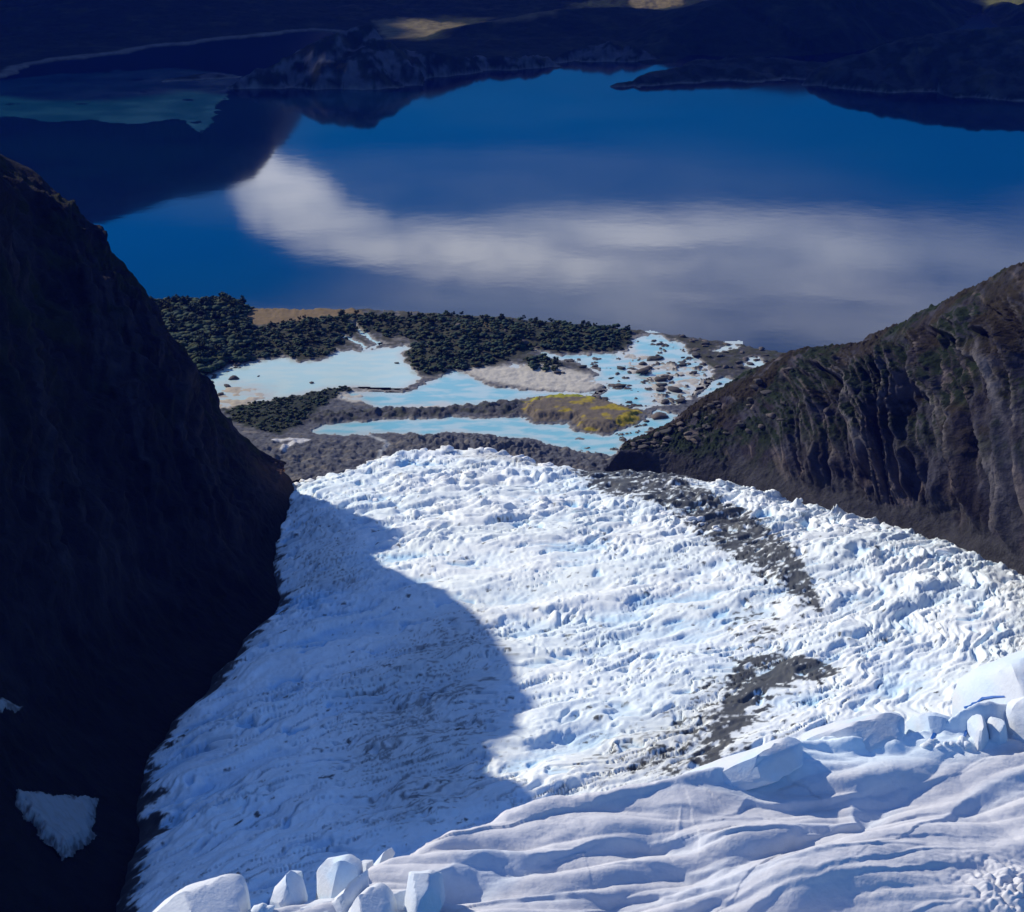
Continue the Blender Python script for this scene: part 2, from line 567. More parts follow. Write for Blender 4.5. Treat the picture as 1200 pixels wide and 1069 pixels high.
def build_right_mountain():
    px_base = [(700, 541), (760, 543), (815, 549), (870, 557), (930, 574), (1000, 592), (1060, 604), (1120, 621), (1200, 657), (1330, 720), (1500, 800)]
    base = np.array([on_glacier(u, v) for u, v in px_base])
    base[:, 2] -= 22
    foot_px = [(725, 531), (775, 532), (822, 537), (872, 545), (930, 560), (1000, 578), (1060, 590), (1120, 606), (1200, 640), (1330, 700), (1500, 780)]
    dy = [8, 14, 18, 22, 24, 26, 26, 24, 16, 16, 16]
    foot = np.array([at_y(u, v, b[1] + d) for (u, v), b, d in zip(foot_px, base, dy)])
    ridge_px = [(728, 526, 1846), (785, 500, 1880), (812, 478, 1890), (860, 452, 1885), (935, 416, 1850), (1000, 408, 1770), (1050, 391, 1725), (1120, 357, 1640), (1200, 328, 1560), (1330, 284, 1450), (1500, 220, 1350)]
    ridge = np.array(pts_y(ridge_px))
    m1 = foot * 0.62 + ridge * 0.38
    m2 = foot * 0.28 + ridge * 0.72
    k = np.array([0, 0, 0, 3, 8, 14, 18, 20, 22, 22, 22.0])
    # cliff face steep below, slabs easing off above
    m1[:, 1] += k * 0.6; m1[:, 2] += k * 0.9
    m2[:, 1] -= k * 0.3; m2[:, 2] += k * 0.8
    b1 = ridge + np.array([10, 60, -16]); b2 = ridge + np.array([30, 220, -110]); b2[:, 2] = np.minimum(b2[:, 2], 20)
    b3 = ridge + np.array([60, 420, 0]); b3[:, 2] = -12
    P, S, T = loft([base, foot, m1, m2, ridge, b1, b2, b3], 560, 260)
    N = normals(P)
    if N[100, 300, 1] > 0: N = -N
    L = S * 900
    cliff = sstep(T, 0.75, 1.25) * (1 - sstep(T, 3.2, 4.0)) * sstep(S, 0.28, 0.5)
    # vertical ribs and gullies leaning with the rock
    lean = L + 30 * (T - 2.2)
    wv = lean + 16 * fbm(L / 60, T * 0.9, 0, 3, 301)
    rib = billow(wv / 44, T * 0.45, 0.2, 2, 303, 0.5)
    rib2 = billow(wv / 17, T * 0.8, 1.2, 2, 306, 0.5)
    rib3 = fbm(wv / 7, T * 2.2, 2.2, 3, 309)
    def saw(p):
        f = p - np.floor(p)
        return np.where(f < 0.9, 1 - f / 0.9, (f - 0.9) / 0.1)
    warp_ = 0.9 * fbm(L / 130, T * 0.28, 3.3, 3, 341)
    s1 = saw(lean / 74 + warp_)
    s2 = saw(lean / 29 + 1.8 * warp_ + 0.55 * fbm(L / 45, T * 0.5, 6.6, 3, 343))
    s3 = saw(lean / 12 + 2.2 * warp_ + 0.6 * fbm(L / 20, T * 0.9, 9.6, 3, 347))
    d = cliff * (22 * (s1 - 0.5) + 13.0 * (s2 - 0.5) * (0.5 + rib) + 5.0 * (s3 - 0.5) + 10 * (rib - 0.35) + 3.4 * rib3)
    lumps = fbm(P[..., 0] / 45, P[..., 1] / 45, P[..., 2] / 45, 5, 311)
    small = fbm(P[..., 0] / 12, P[..., 1] / 12, P[..., 2] / 12, 3, 313)
    amp = 3.0 + 2.6 * sstep(S, 0.2, 0.5)
    near_ridge = np.exp(-((T - 4) / 0.25) ** 2)
    d = d + amp * lumps * (1 - 0.55 * near_ridge) + 1.6 * small
    d = d * sstep(T, 0.3, 1.0)
    P = P + N * d[..., None]
    # colour: warm grey granite with dark stains, scrub on the easier ground, gravel at the foot
    Nn = normals(P)
    up = np.abs(Nn[..., 2])
    n1 = fbm(P[..., 0] / 30, P[..., 1] / 30, P[..., 2] / 30, 4, 321)
    stain = sstep(fbm(wv / 26, T * 0.35, 5.0, 4, 323), -0.15, 0.3)
    rock = np.zeros(P.shape) + np.array([0.040, 0.041, 0.057])
    rock = mixc(rock, (0.022, 0.020, 0.027), stain * 0.9)
    rock = mixc(rock, (0.12, 0.10, 0.10), sstep(fbm(wv / 14, T * 0.5, 8.0, 3, 329), 0.15, 0.5) * 0.7)
    rock = mixc(rock, (0.140, 0.132, 0.142), cliff * np.maximum(sstep(s1, 0.80, 0.98), 0.7 * sstep(s2, 0.82, 0.98)) * sstep(fbm(wv / 30, T * 0.8, 12.0, 3, 351), -0.35, 0.2) * 0.75)  # pale rib crests: sunlight on the left-facing edges painted into the rock colour
    scrub = sstep(up + 0.35 * n1, 0.62, 0.85) * sstep(T, 1.3, 2.0)
    upper = sstep(T + 0.5 * n1, 3.0, 3.8)
    veg = np.clip(scrub + 0.75 * upper * sstep(n1, -0.5, 0.2) + (1 - sstep(S, 0.26, 0.46)) * sstep(n1, -0.35, 0.15) * 0.85, 0, 1)
    vegc = np.zeros(P.shape) + np.array([0.013, 0.021, 0.013])
    vegc = mixc(vegc, (0.024, 0.021, 0.017), sstep(fbm(P[..., 0] / 60, P[..., 1] / 60, 1.5, 3, 331) + 0.5 * upper, 0.15, 0.6))
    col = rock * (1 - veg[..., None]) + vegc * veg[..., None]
    grav = (1 - sstep(T + 0.35 * n1, 0.92, 1.22))
    col = mixc(col, (0.034, 0.035, 0.042), grav * 0.9)
    # lumps of scrub
    bush = billow(P[..., 0] / 6, P[..., 1] / 6, P[..., 2] / 6, 2, 335)
    P[..., 2] += veg * (bush - 0.3) * 3.2
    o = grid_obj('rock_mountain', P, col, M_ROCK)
    return tag(o, 'brown ribbed rock mountain with scrub on its shoulder at the right of the glacier', 'mountain', kind='structure'), P, T, S


right_mountain, RP, RT, RS = build_right_mountain()


def build_left_mountain():
    base_px = [(345, 556), (330, 600), (318, 640), (330, 685), (290, 725), (240, 780), (190, 840), (165, 890), (160, 950), (140, 1010), (110, 1110), (60, 1250)]
    base = np.array([on_glacier(u + 8, v) for u, v in base_px])
    base[:, 2] -= 22
    foot_px = [(334, 552, 5), (322, 592, 8), (306, 632, 10), (300, 680, 14), (250, 695, 40), (190, 735, 60), (130, 770, 55), (70, 805, 45), (20, 850, 30), (-40, 900, 10), (-140, 980, 0), (-260, 1100, 0)]
    foot = np.array([at_y(u, v, b[1] + d) for (u, v, d), b in zip(foot_px, base)])
    ridge = np.array(pts_y([(332, 544, 1822), (290, 520, 1790), (238, 465, 1760), (205, 405, 1735), (168, 357, 1720), (120, 290, 1720), (88, 250, 1750), (45, 205, 1790), (0, 180, 1790)]) +
                     [(-533, 1705, 414), (-499, 1636, 441), (-505, 1576, 500), (-522, 1490, 551), (-532, 1428, 573), (-521, 1336, 564), (-519, 1295, 556), (-513, 1260, 576), (-509, 1244, 591), (-501, 1158, 612)])
    footr = resample(foot, len(ridge))
    m1 = footr * 0.6 + ridge * 0.4
    m2 = footr * 0.25 + ridge * 0.75
    k = np.interp(np.linspace(0, 1, len(ridge)), [0, 0.3, 1], [0, 18, 30])
    m1[:, 2] += k * 0.3; m2[:, 2] += k * 0.9; m2[:, 0] += k * 0.3
    b1 = ridge + np.array([-60, 50, -50]); b2 = ridge + np.array([-220, 200, -190]); b3 = ridge + np.array([-600, 600, 0])
    b3[:, 2] = -12
    P, S, T = loft([base, foot, m1, m2, ridge, b1, b2, b3], 520, 250)
    N = normals(P)
    if N[100, 260, 0] < 0: N = -N
    L = S * 1300
    wv = L + 40 * (T - 2.2) + 20 * fbm(L / 80, T, 0, 3, 401)
    rib = fbm(wv / 110, T * 0.7, 0.2, 4, 403, 0.55) * 0.5 + 0.35
    rib2 = billow(wv / 38, T * 1.1, 1.2, 3, 406, 0.5)
    lumps = fbm(P[..., 0] / 70, P[..., 1] / 70, P[..., 2] / 70, 6, 411, 0.55)
    face = sstep(T, 1.0, 1.6) * (1 - sstep(T, 3.5, 4.1))
    amp = 4 + 12 * sstep(S, 0.05, 0.3)
    d = face * amp * (1.4 * (rib - 0.35) + 0.35 * (rib2 - 0.3)) + amp * 1.1 * lumps * sstep(T, 0.4, 1.6)
    d += 2.6 * fbm(P[..., 0] / 13, P[..., 1] / 13, P[..., 2] / 13, 4, 415) * sstep(T, 0.5, 1)
    d += amp * 0.8 * (billow(P[..., 0] / 34, P[..., 1] / 34, P[..., 2] / 60, 4, 417, 0.6) - 0.3) * face
    d *= 1 - 0.85 * np.exp(-((T - 4) / 0.4) ** 2)
    P = P + N * d[..., None]
    n1 = fbm(P[..., 0] / 40, P[..., 1] / 40, P[..., 2] / 40, 4, 421)
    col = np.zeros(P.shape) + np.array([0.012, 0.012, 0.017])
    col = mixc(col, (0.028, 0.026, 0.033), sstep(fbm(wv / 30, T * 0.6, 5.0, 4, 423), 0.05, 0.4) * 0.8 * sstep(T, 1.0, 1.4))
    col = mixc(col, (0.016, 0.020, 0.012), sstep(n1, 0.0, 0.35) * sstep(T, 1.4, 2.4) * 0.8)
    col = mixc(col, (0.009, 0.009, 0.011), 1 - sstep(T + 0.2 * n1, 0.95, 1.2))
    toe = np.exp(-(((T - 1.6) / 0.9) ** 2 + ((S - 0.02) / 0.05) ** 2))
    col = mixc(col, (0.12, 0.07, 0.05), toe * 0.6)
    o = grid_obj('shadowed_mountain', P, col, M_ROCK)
    return tag(o, 'steep dark mountain in shade at the left of the glacier', 'mountain', kind='structure'), P


left_mountain, LP = build_left_mountain()


def build_buttress():
    back = np.array(pts_y([(-60, 400, 1430), (40, 510, 1400), (100, 610, 1370), (148, 690, 1340), (160, 745, 1300)]))
    edge = np.array(pts_y([(-10, 420, 1280), (62, 520, 1270), (122, 618, 1255), (166, 688, 1240), (176, 744, 1212)]))
    mid = np.array(pts_y([(-140, 440, 1190), (-20, 560, 1180), (50, 660, 1170), (110, 740, 1165), (150, 766, 1170)]))
    foot = np.array(pts_y([(-300, 700, 1060), (-160, 790, 1040), (-30, 832, 1050), (60, 815, 1090), (140, 782, 1130)]))
    low = foot + np.array([30, -40, -60])
    P, S, T = loft([back, edge, mid, foot, low], 200, 200)
    N = normals(P)
    if N[100, 100, 1] > 0: N = -N
    wv = S * 300 + T * 30
    d = 12 * fbm(P[..., 0] / 60, P[..., 1] / 60, P[..., 2] / 60, 6, 431, 0.55) + 7 * (billow(P[..., 0] / 26 + T, P[..., 1] / 60, P[..., 2] / 90, 3, 433) - 0.3)
    P = P + N * d[..., None]
    col = np.zeros(P.shape) + np.array([0.022, 0.021, 0.027])
    col = mixc(col, (0.016, 0.016, 0.018), sstep(fbm(P[..., 0] / 30, P[..., 1] / 30, P[..., 2] / 80, 4, 435), -0.1, 0.3))
    o = grid_obj('rock_buttress', P, col, M_ROCK)
    return tag(o, 'rounded dark rock buttress in front of the shadowed mountain wall', 'rock face', kind='structure')


build_buttress()

# ------------------------------------------------------------------ snow patches under the dark wall
def surf_z(P, x, y):
    """height of a lofted surface below a point: nearest vertex"""
    d = (P[..., 0] - x) ** 2 + (P[..., 1] - y) ** 2
    i = np.argmin(d)
    return P.reshape(-1, 3)[i, 2]


def patch(name, px, label, cat):
    """a bank of old snow, thick in the middle, lying where the sight lines meet the scree"""
    px = np.array(px, float)
    us = np.arange(px[:, 0].min() - 2, px[:, 0].max() + 2, 1.2)
    vv = np.arange(px[:, 1].min() - 2, px[:, 1].max() + 2, 1.0)
    # plane through the bank: fitted to the scree under it
    c = px.mean(0)
    # march the central sight line down to the scree
    a, b, cc = ray(*c)
    V = LP[:, ::2].reshape(-1, 3)
    vu = 600 + FP * V[:, 0] / (V[:, 1] * CP - (V[:, 2] - H) * SP)
    vv2 = 534.5 - FP * (V[:, 1] * SP + (V[:, 2] - H) * CP) / (V[:, 1] * CP - (V[:, 2] - H) * SP)
    k = (np.abs(vu - c[0]) < 70) & (np.abs(vv2 - c[1]) < 50)
    Q = V[k]
    A = np.c_[Q[:, :2], np.ones(len(Q))]
    gx, gy, z0 = np.linalg.lstsq(A, Q[:, 2], rcond=None)[0]
    U, W = np.meshgrid(us, vv)
    P = at_plane(U, W, z0, gx, gy)
    sd = poly_sdf(U + 9 * fbm(U / 16, W / 16, 0, 5, 71, 0.65), W + 7 * fbm(U / 14, W / 14, 4, 5, 75, 0.65), px)
    x, y = P[..., 0], P[..., 1]
    groove = billow((U - W * 1.0) / 9 + 0.4 * fbm(U / 12, W / 12, 0, 2, 83), (U + W) / 70, 0, 3, 81)
    P[..., 2] += 0.6 + 5.0 * sstep(sd, -1, 12) - 1.1 * groove
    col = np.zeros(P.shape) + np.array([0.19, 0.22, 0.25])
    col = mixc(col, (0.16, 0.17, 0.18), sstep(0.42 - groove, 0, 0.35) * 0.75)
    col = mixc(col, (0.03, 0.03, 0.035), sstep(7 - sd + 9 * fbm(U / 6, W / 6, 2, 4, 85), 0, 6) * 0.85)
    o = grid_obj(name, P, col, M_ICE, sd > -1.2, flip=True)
    return tag(o, label, cat)


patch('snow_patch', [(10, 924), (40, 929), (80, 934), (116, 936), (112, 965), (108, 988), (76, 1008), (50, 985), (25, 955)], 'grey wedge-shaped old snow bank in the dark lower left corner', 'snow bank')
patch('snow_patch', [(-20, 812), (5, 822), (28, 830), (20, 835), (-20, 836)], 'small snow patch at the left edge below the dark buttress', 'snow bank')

# ------------------------------------------------------------------ delta with pools
POOLS = {
    'pale': ('milky_pool', 'large pale milky pool beside the left wood', M_POOL_PALE,
             [(226, 452), (263, 431), (283, 427), (317, 420), (337, 418), (350, 424), (380, 421), (397, 410), (427, 411), (450, 407), (480, 404), (470, 416), (483, 430), (494, 443), (478, 453), (466, 457), (407, 454), (383, 455), (337, 465), (307, 471), (250, 478), (238, 463)]),
    'mid': ('turquoise_pool', 'long turquoise pool behind the sand bar in the middle of the delta', M_POOL,
            [(405, 460), (423, 457), (478, 459), (500, 448), (533, 433), (545, 436), (575, 452), (624, 457), (687, 459), (706, 456), (695, 463), (620, 466), (575, 472), (537, 475), (500, 479), (483, 477), (443, 477), (423, 470), (400, 467)]),
    'low': ('meltwater_pool', 'turquoise meltwater lagoon right in front of the glacier snout', M_POOL,
            [(366, 504), (380, 497), (427, 493), (480, 490), (517, 490), (526, 487), (556, 490), (609, 488), (627, 497), (665, 496), (676, 505), (710, 510), (740, 499), (762, 487), (770, 479), (793, 485), (790, 502), (759, 514), (729, 521), (725, 535), (687, 533), (642, 522), (624, 514), (586, 513), (545, 506), (522, 506), (500, 512), (483, 508), (443, 507), (410, 510), (370, 508)]),
    'right': ('braided_shallows', 'turquoise shallows strewn with dark boulders at the right of the delta', M_POOL,
              [(631, 411), (657, 416), (702, 414), (738, 411), (740, 397), (762, 391), (796, 400), (807, 411), (826, 427), (835, 437), (820, 455), (796, 474), (770, 475), (755, 480), (725, 474), (700, 466), (712, 452), (685, 447), (702, 438), (676, 424), (657, 422), (639, 418)]),
    'small': ('hillside_pool', 'small turquoise pool at the foot of the right mountain slope', M_POOL, [(817, 466), (830, 447), (852, 441), (862, 445), (842, 458), (830, 463)]),
    'shore': ('shore_pool', 'pale pool among the rocks near the right lake shore', M_POOL_PALE, [(872, 420), (885, 417), (903, 428), (890, 433), (874, 429)]),
    'tarn': ('tarn', 'tiny turquoise tarn in a gap at the edge of the wood', M_POOL, [(592, 430), (600, 425), (613, 427), (610, 432)]),
    'point': ('point_pool', 'narrow pale pool behind the last rocks of the lake shore', M_POOL_PALE, [(835, 411), (850, 404), (866, 403), (862, 408), (845, 413)]),
}
STREAM = [(414, 381), (421, 388), (431, 393), (436, 398), (447, 402), (438, 404), (430, 412)]
STREAM2 = [(400, 393), (412, 397), (425, 405), (430, 412)]
POOL_Z = 2.0
SAND_POLYS = [[(240, 460), (275, 452), (312, 455), (312, 470), (250, 478)], [(395, 464), (412, 457), (426, 457), (424, 470), (405, 470)],
              [(545, 434), (600, 428), (650, 430), (690, 438), (704, 448), (690, 460), (620, 455), (570, 446)], [(480, 478), (500, 474), (520, 474), (505, 480)],
              [(735, 410), (770, 420), (800, 425), (832, 432), (822, 452), (800, 470), (770, 472), (760, 450), (735, 435)]]
MOSS = [(614, 472), (630, 466), (654, 461), (699, 465), (725, 474), (755, 484), (742, 497), (706, 508), (678, 503), (665, 492), (626, 494), (610, 482)]
BARS = [[(345, 492), (380, 482), (430, 480), (470, 476), (520, 477), (545, 474), (590, 469), (616, 470), (614, 486), (580, 488), (545, 483), (520, 489), (470, 489), (420, 492), (375, 498)],
        [(470, 520), (480, 508), (520, 509), (560, 508), (600, 515), (640, 524), (640, 540), (520, 530)], [(500, 502), (530, 498), (570, 500), (560, 505), (520, 506)], [(595, 504), (615, 499), (637, 503), (625, 510), (600, 510)]]
WOODS = [[(150, 358), (200, 354), (285, 355), (292, 366), (282, 372), (300, 384), (350, 376), (400, 370), (440, 368), (475, 372), (470, 386), (455, 396), (440, 388), (410, 392), (398, 405), (378, 418), (352, 422), (335, 415), (285, 424), (262, 428), (235, 444), (200, 440), (140, 420)],
         [(470, 374), (520, 368), (560, 374), (640, 377), (700, 382), (738, 386), (738, 402), (722, 411), (680, 412), (650, 412), (628, 408), (600, 420), (575, 428), (545, 432), (520, 438), (500, 440), (486, 430), (474, 418), (482, 406), (500, 404), (470, 392)],
         [(262, 480), (300, 472), (340, 466), (385, 455), (405, 454), (404, 462), (385, 470), (368, 484), (350, 500), (325, 508), (290, 500), (270, 492)],
         [(612, 420), (640, 419), (660, 428), (655, 435), (625, 434)]]
GRASS = [[(286, 360), (330, 361), (420, 362), (425, 369), (380, 372), (330, 380), (280, 382), (286, 372)], [(560, 378), (585, 377), (595, 390), (575, 392)]]
COAST = [(100, 340), (170, 350), (280, 351), (292, 359), (350, 361), (430, 360), (520, 366), (600, 371), (660, 377), (735, 384), (800, 392), (850, 399), (915, 411), (960, 413), (1080, 440), (1080, 580), (60, 580)]


def delta_fields(U, V):
    n = fbm(U / 12, V / 5, 0, 4, 501)
    n2 = fbm(U / 5, V / 2.2, 3, 3, 503)
    u2, v2 = U + 7 * n + 3.0 * n2, (V + 3.0 * fbm(U / 12, V / 5, 9, 5, 507, 0.6)) * 2.2
    def sdf(pl): return poly_sdf(u2, v2, [(a, b * 2.2) for a, b in pl])
    pool = np.full(U.shape, -1e9)
    for nm, lb, m_, pl in POOLS.values(): pool = np.maximum(pool, sdf(pl))
    for st, wd in ((STREAM, 3.2), (STREAM2, 2.5)):
        pool = np.maximum(pool, wd - line_dist(u2, v2, [(a, b * 2.2) for a, b in st])[0])
    return dict(n=n, n2=n2, pool=pool, wood=np.max([sdf(p) for p in WOODS], 0), sand=np.max([sdf(p) for p in SAND_POLYS], 0),
                moss=sdf(MOSS), bar=np.max([sdf(p) for p in BARS], 0), grass=np.max([sdf(p) for p in GRASS], 0), coast=sdf(COAST))


def delta_height(U, V, f=None):
    f = f or delta_fields(U, V)
    z = 3.2 + 1.2 * f['n'] + 0.22 * f['n2']
    z = z + 9 * sstep(f['wood'], -4, 40) * (0.5 + 0.5 * sstep(420 - V, 0, 60)) + 4.0 * sstep(f['bar'], -3, 12) * (0.8 + f['n']) + 6.0 * sstep(f['moss'], -2, 16)
    z = z + 3.0 * sstep(V, 505, 530) * (1 + f['n'])
    # low sand bars just break the surface of the shallows
    p = f['pool'] + 0.0
    sandy = sstep(f['sand'], -6, 6)
    bot = 1.0 + 0.0 * p + sandy * (np.where(U > 715, 0.95, 1.1) + 2.2 * fbm(U / 20, V / 6, 7.0, 3, 515))
    isl = sstep(fbm(U / 16, V / 5.5, 11.0, 5, 519, 0.6), 0.30, 0.40) * sstep(f['pool'], 0, 6) * sstep(U, 640, 720)
    k = sstep(p, -2.0, 2.5)
    z = z * (1 - k) + bot * k + 2.6 * isl * k
    c = f['coast']
    z = np.where(c < 6, z * sstep(c, -2, 6) - 3 * (1 - sstep(c, -6, 2)), z)
    return z, isl * k


def build_delta():
    us = np.arange(100, 1010, 1.05)
    vv = np.arange(345, 566, 0.72)
    U, V = np.meshgrid(us, vv)
    P = at_z(U, V, 3.0)
    f = delta_fields(U, V)
    z, isl = delta_height(U, V, f)
    P[..., 2] = z + 0.45 * fbm(P[..., 0] / 7, P[..., 1] / 7, 0, 3, 521) * sstep(-f['pool'], -1, 3)
    col = np.zeros(P.shape) + np.array([0.074, 0.080, 0.100])
    col = mixc(col, (0.042, 0.045, 0.058), sstep(f['n2'], -0.1, 0.4))
    col = mixc(col, (0.17, 0.155, 0.14), sstep(fbm(U / 30, V / 4, 2.0, 3, 525), 0.2, 0.5) * 0.7)
    col = mixc(col, (0.011, 0.020, 0.014), sstep(f['wood'], -5, 3) * 0.97)
    col = mixc(col, (0.060, 0.052, 0.030), sstep(f['wood'], -5, 3) * sstep(fbm(U / 18, V / 6, 6.0, 3, 527), 0.3, 0.55) * 0.7)
    # dark broken rock and heath at the right end and on the bars between the pools
    rr = np.maximum(sstep(U, 770, 830) * sstep(470 - V, 0, 20), 0.75 * sstep(f['bar'], -3, 3) * sstep(500 - V, 0, 8))
    col = mixc(col, (0.032, 0.033, 0.042), np.clip(rr * (0.8 + 0.5 * f['n2']), 0, 1))
    col = mixc(col, (0.026, 0.034, 0.020), rr * sstep(fbm(U / 14, V / 5, 17.0, 4, 545), -0.05, 0.3) * 0.8)
    # scrub on the rest of the dry ground behind the pools
    back = sstep(440 - V, -20, 30) * sstep(-f['pool'], 0, 6)
    col = mixc(col, (0.035, 0.036, 0.020), back * sstep(f['n'], -0.4, 0.2) * 0.8)
    col = mixc(col, (0.16, 0.11, 0.055), sstep(f['grass'], -3, 4) * 0.85)
    col = mixc(col, (0.42, 0.40, 0.36), sstep(f['sand'], -6, 4) * 0.95)
    col = mixc(col, (0.40, 0.30, 0.16), sstep(f['sand'], -6, 4) * sstep(330 - U, 0, 60) * 0.7)
    col = mixc(col, (0.36, 0.34, 0.31), sstep(f['pool'], -3.5, 0) * 0.5)
    col = mixc(col, (0.045, 0.042, 0.042), isl)
    ms = sstep(f['moss'], -2, 3)
    rim = sstep(fbm(U / 26, V / 6, 4.0, 4, 531) + 0.5 * sstep(U, 690, 745) + 0.55 * sstep(476 - V, 0, 10), 0.12, 0.42)
    col = mixc(col, (0.115, 0.095, 0.075), ms)
    col = mixc(col, (0.26, 0.20, 0.018), ms * rim)
    col = mixc(col, (0.22, 0.24, 0.02), ms * rim * sstep(476 - V, 0, 10))
    # pale wash channel from the ice into the lagoon
    wash = 2.2 - line_dist(U, V * 2.2, [(a, b * 2.2) for a, b in [(432, 510), (445, 516), (455, 522), (446, 534), (440, 546)]])[0]
    col = mixc(col, (0.34, 0.36, 0.38), sstep(wash, -2, 1.5) * 0.8)
    wash = 3.5 - line_dist(U, V * 2.2, [(a, b * 2.2) for a, b in [(322, 518), (335, 517), (360, 517), (340, 522), (332, 530)]])[0]
    col = mixc(col, (0.50, 0.50, 0.52), sstep(wash, -2, 1.5) * 0.9)
    o = grid_obj('river_delta', P, col, M_DELTA, f['coast'] > -8, flip=True)
    return tag(o, 'low delta of gravel bars, scrub and rock between glacier and lake', 'delta', kind='structure')


build_delta()
def pool_water():
    m = water_mat('pool_water', (0.2, 0.4, 0.5), 0.12)
    t = NT(m.node_tree)
    p = next(n for n in m.node_tree.nodes if n.type == 'BSDF_PRINCIPLED')
    a_ = t.n('ShaderNodeAttribute', attribute_name='Col')
    m.node_tree.links.new(a_.outputs[0], p.inputs['Base Color'])
    return m


M_PW = pool_water()
for nm, lb, m_, pl in POOLS.values():
    pl = np.array(pl, float)
    c = pl.mean(0)
    us = np.arange(pl[:, 0].min() - 6, pl[:, 0].max() + 6, 1.6)
    vv = np.arange(pl[:, 1].min() - 4, pl[:, 1].max() + 4, 0.9)
    U, V = np.meshgrid(us, vv)
    sd = poly_sdf(U, V * 2.2, [(a, b * 2.2) for a, b in pl])
    P = at_z(U, V, POOL_Z)
    f = delta_fields(U, V)
    n = fbm(U / 34, V / 5, 3.0, 4, 541)
    pale = m_ is M_POOL_PALE
    col = np.zeros(P.shape) + (np.array([0.38, 0.55, 0.56]) if pale else np.array([0.15, 0.41, 0.50]))
    # suspended silt drifts in long streaks and thickens over the banks
    col = mixc(col, (0.44, 0.57, 0.55) if pale else (0.34, 0.49, 0.53), sstep(n, -0.25, 0.35))
    col = mixc(col, (0.43, 0.44, 0.42), np.clip(sstep(f['sand'], -22, 4) * 0.75 * (0.7 + n) + 0.6 * sstep(11 - sd, 0, 11), 0, 0.9))
    o = grid_obj(nm, P, col, M_PW, sd > -9, flip=True)
    tag(o, lb, 'pool', kind='structure')
for st in (STREAM, STREAM2):
    p = resample(np.array([tuple(at_z(u, v, POOL_Z)) for u, v in st]), 24)
    a = p - np.array([3.2, 0, 0]); b = p + np.array([3.2, 0, 0])
    a[:, 1] -= 6; b[:, 1] += 6
    o = grid_obj('stream', np.stack([a, b]) - np.array([0, 0, 0.02]), None, M_POOL_PALE)
    tag(o, 'thin milky stream running out of the wood into the pale pool' if st is STREAM else 'short side branch of the milky stream above the pale pool', 'stream', kind='structure')

# ------------------------------------------------------------------ lake and far country
lk = np.array([[-14000, 1500, 0], [14000, 1500, 0], [14000, 16000, 0], [-14000, 16000, 0]], float)
lake = link('lake', mesh_from('lake', lk, [[0, 1, 2, 3]], smooth=False), M_LAKE)
tag(lake, 'wide deep blue lake reflecting a white cloud', 'lake', kind='structure')
gr = link('ground', mesh_from('ground', np.array([[-14000, -2500, -60], [14000, -2500, -60], [14000, 16000, -60], [-14000, 16000, -60]], float), [[0, 1, 2, 3]], smooth=False), mat('bedrock', base=(0.04, 0.04, 0.04)))
tag(gr, 'bedrock under the valley', 'ground', kind='structure')


def build_shoal():
    pl = [(-40, 98), (20, 92), (70, 86), (200, 79), (262, 84), (300, 93), (268, 108), (262, 122), (246, 150), (226, 158), (214, 140), (150, 146), (110, 140), (60, 143), (20, 136), (-40, 140)]
    U, V = np.meshgrid(np.arange(-60, 330, 1.6), np.arange(70, 170, 0.7))
    P = at_z(U, V, 0.06)
    sd = poly_sdf(U + 16 * fbm(U / 30, V / 8, 0, 5, 661, 0.6), (V + 3 * fbm(U / 30, V / 10, 5, 5, 663)) * 3, [(a, b * 3) for a, b in pl])
    sd = np.minimum(sd, 14 * (0.62 - fbm(U / 50, V / 5, 9, 4, 665)))
    o = grid_obj('shoal', P, None, water_mat('silty_water', (0.002, 0.032, 0.058), 0.15, (0.003, 0.040, 0.064), 0.01), sd > 0, flip=True)
    return tag(o, 'paler silty shallow water near the left far shore', 'shallows', kind='structure')


build_shoal()


def ridge_h(x, y, pts, slope):
    """whale-back: height falls off from a ridge line (u, v on the water, height)"""
    pl = np.array([tuple(at_z(u, v, 0)[:2]) for u, v, _ in pts])
    hs = np.array([p[2] for p in pts], float)
    d, s, t = line_dist(x, y, pl)
    seg = np.hypot(*(pl[1:] - pl[:-1]).T)
    cum = np.concatenate([[0], np.cumsum(seg)]) / seg.sum()
    hr = np.interp(t, cum, hs)
    return hr - slope * d


def rough_land(x, y):
    return 16 * fbm(x / 190, y / 190, 0.5, 5, 601) + 7 * (billow(x / 34, y / 34, 1.5, 3, 605) - 0.3)


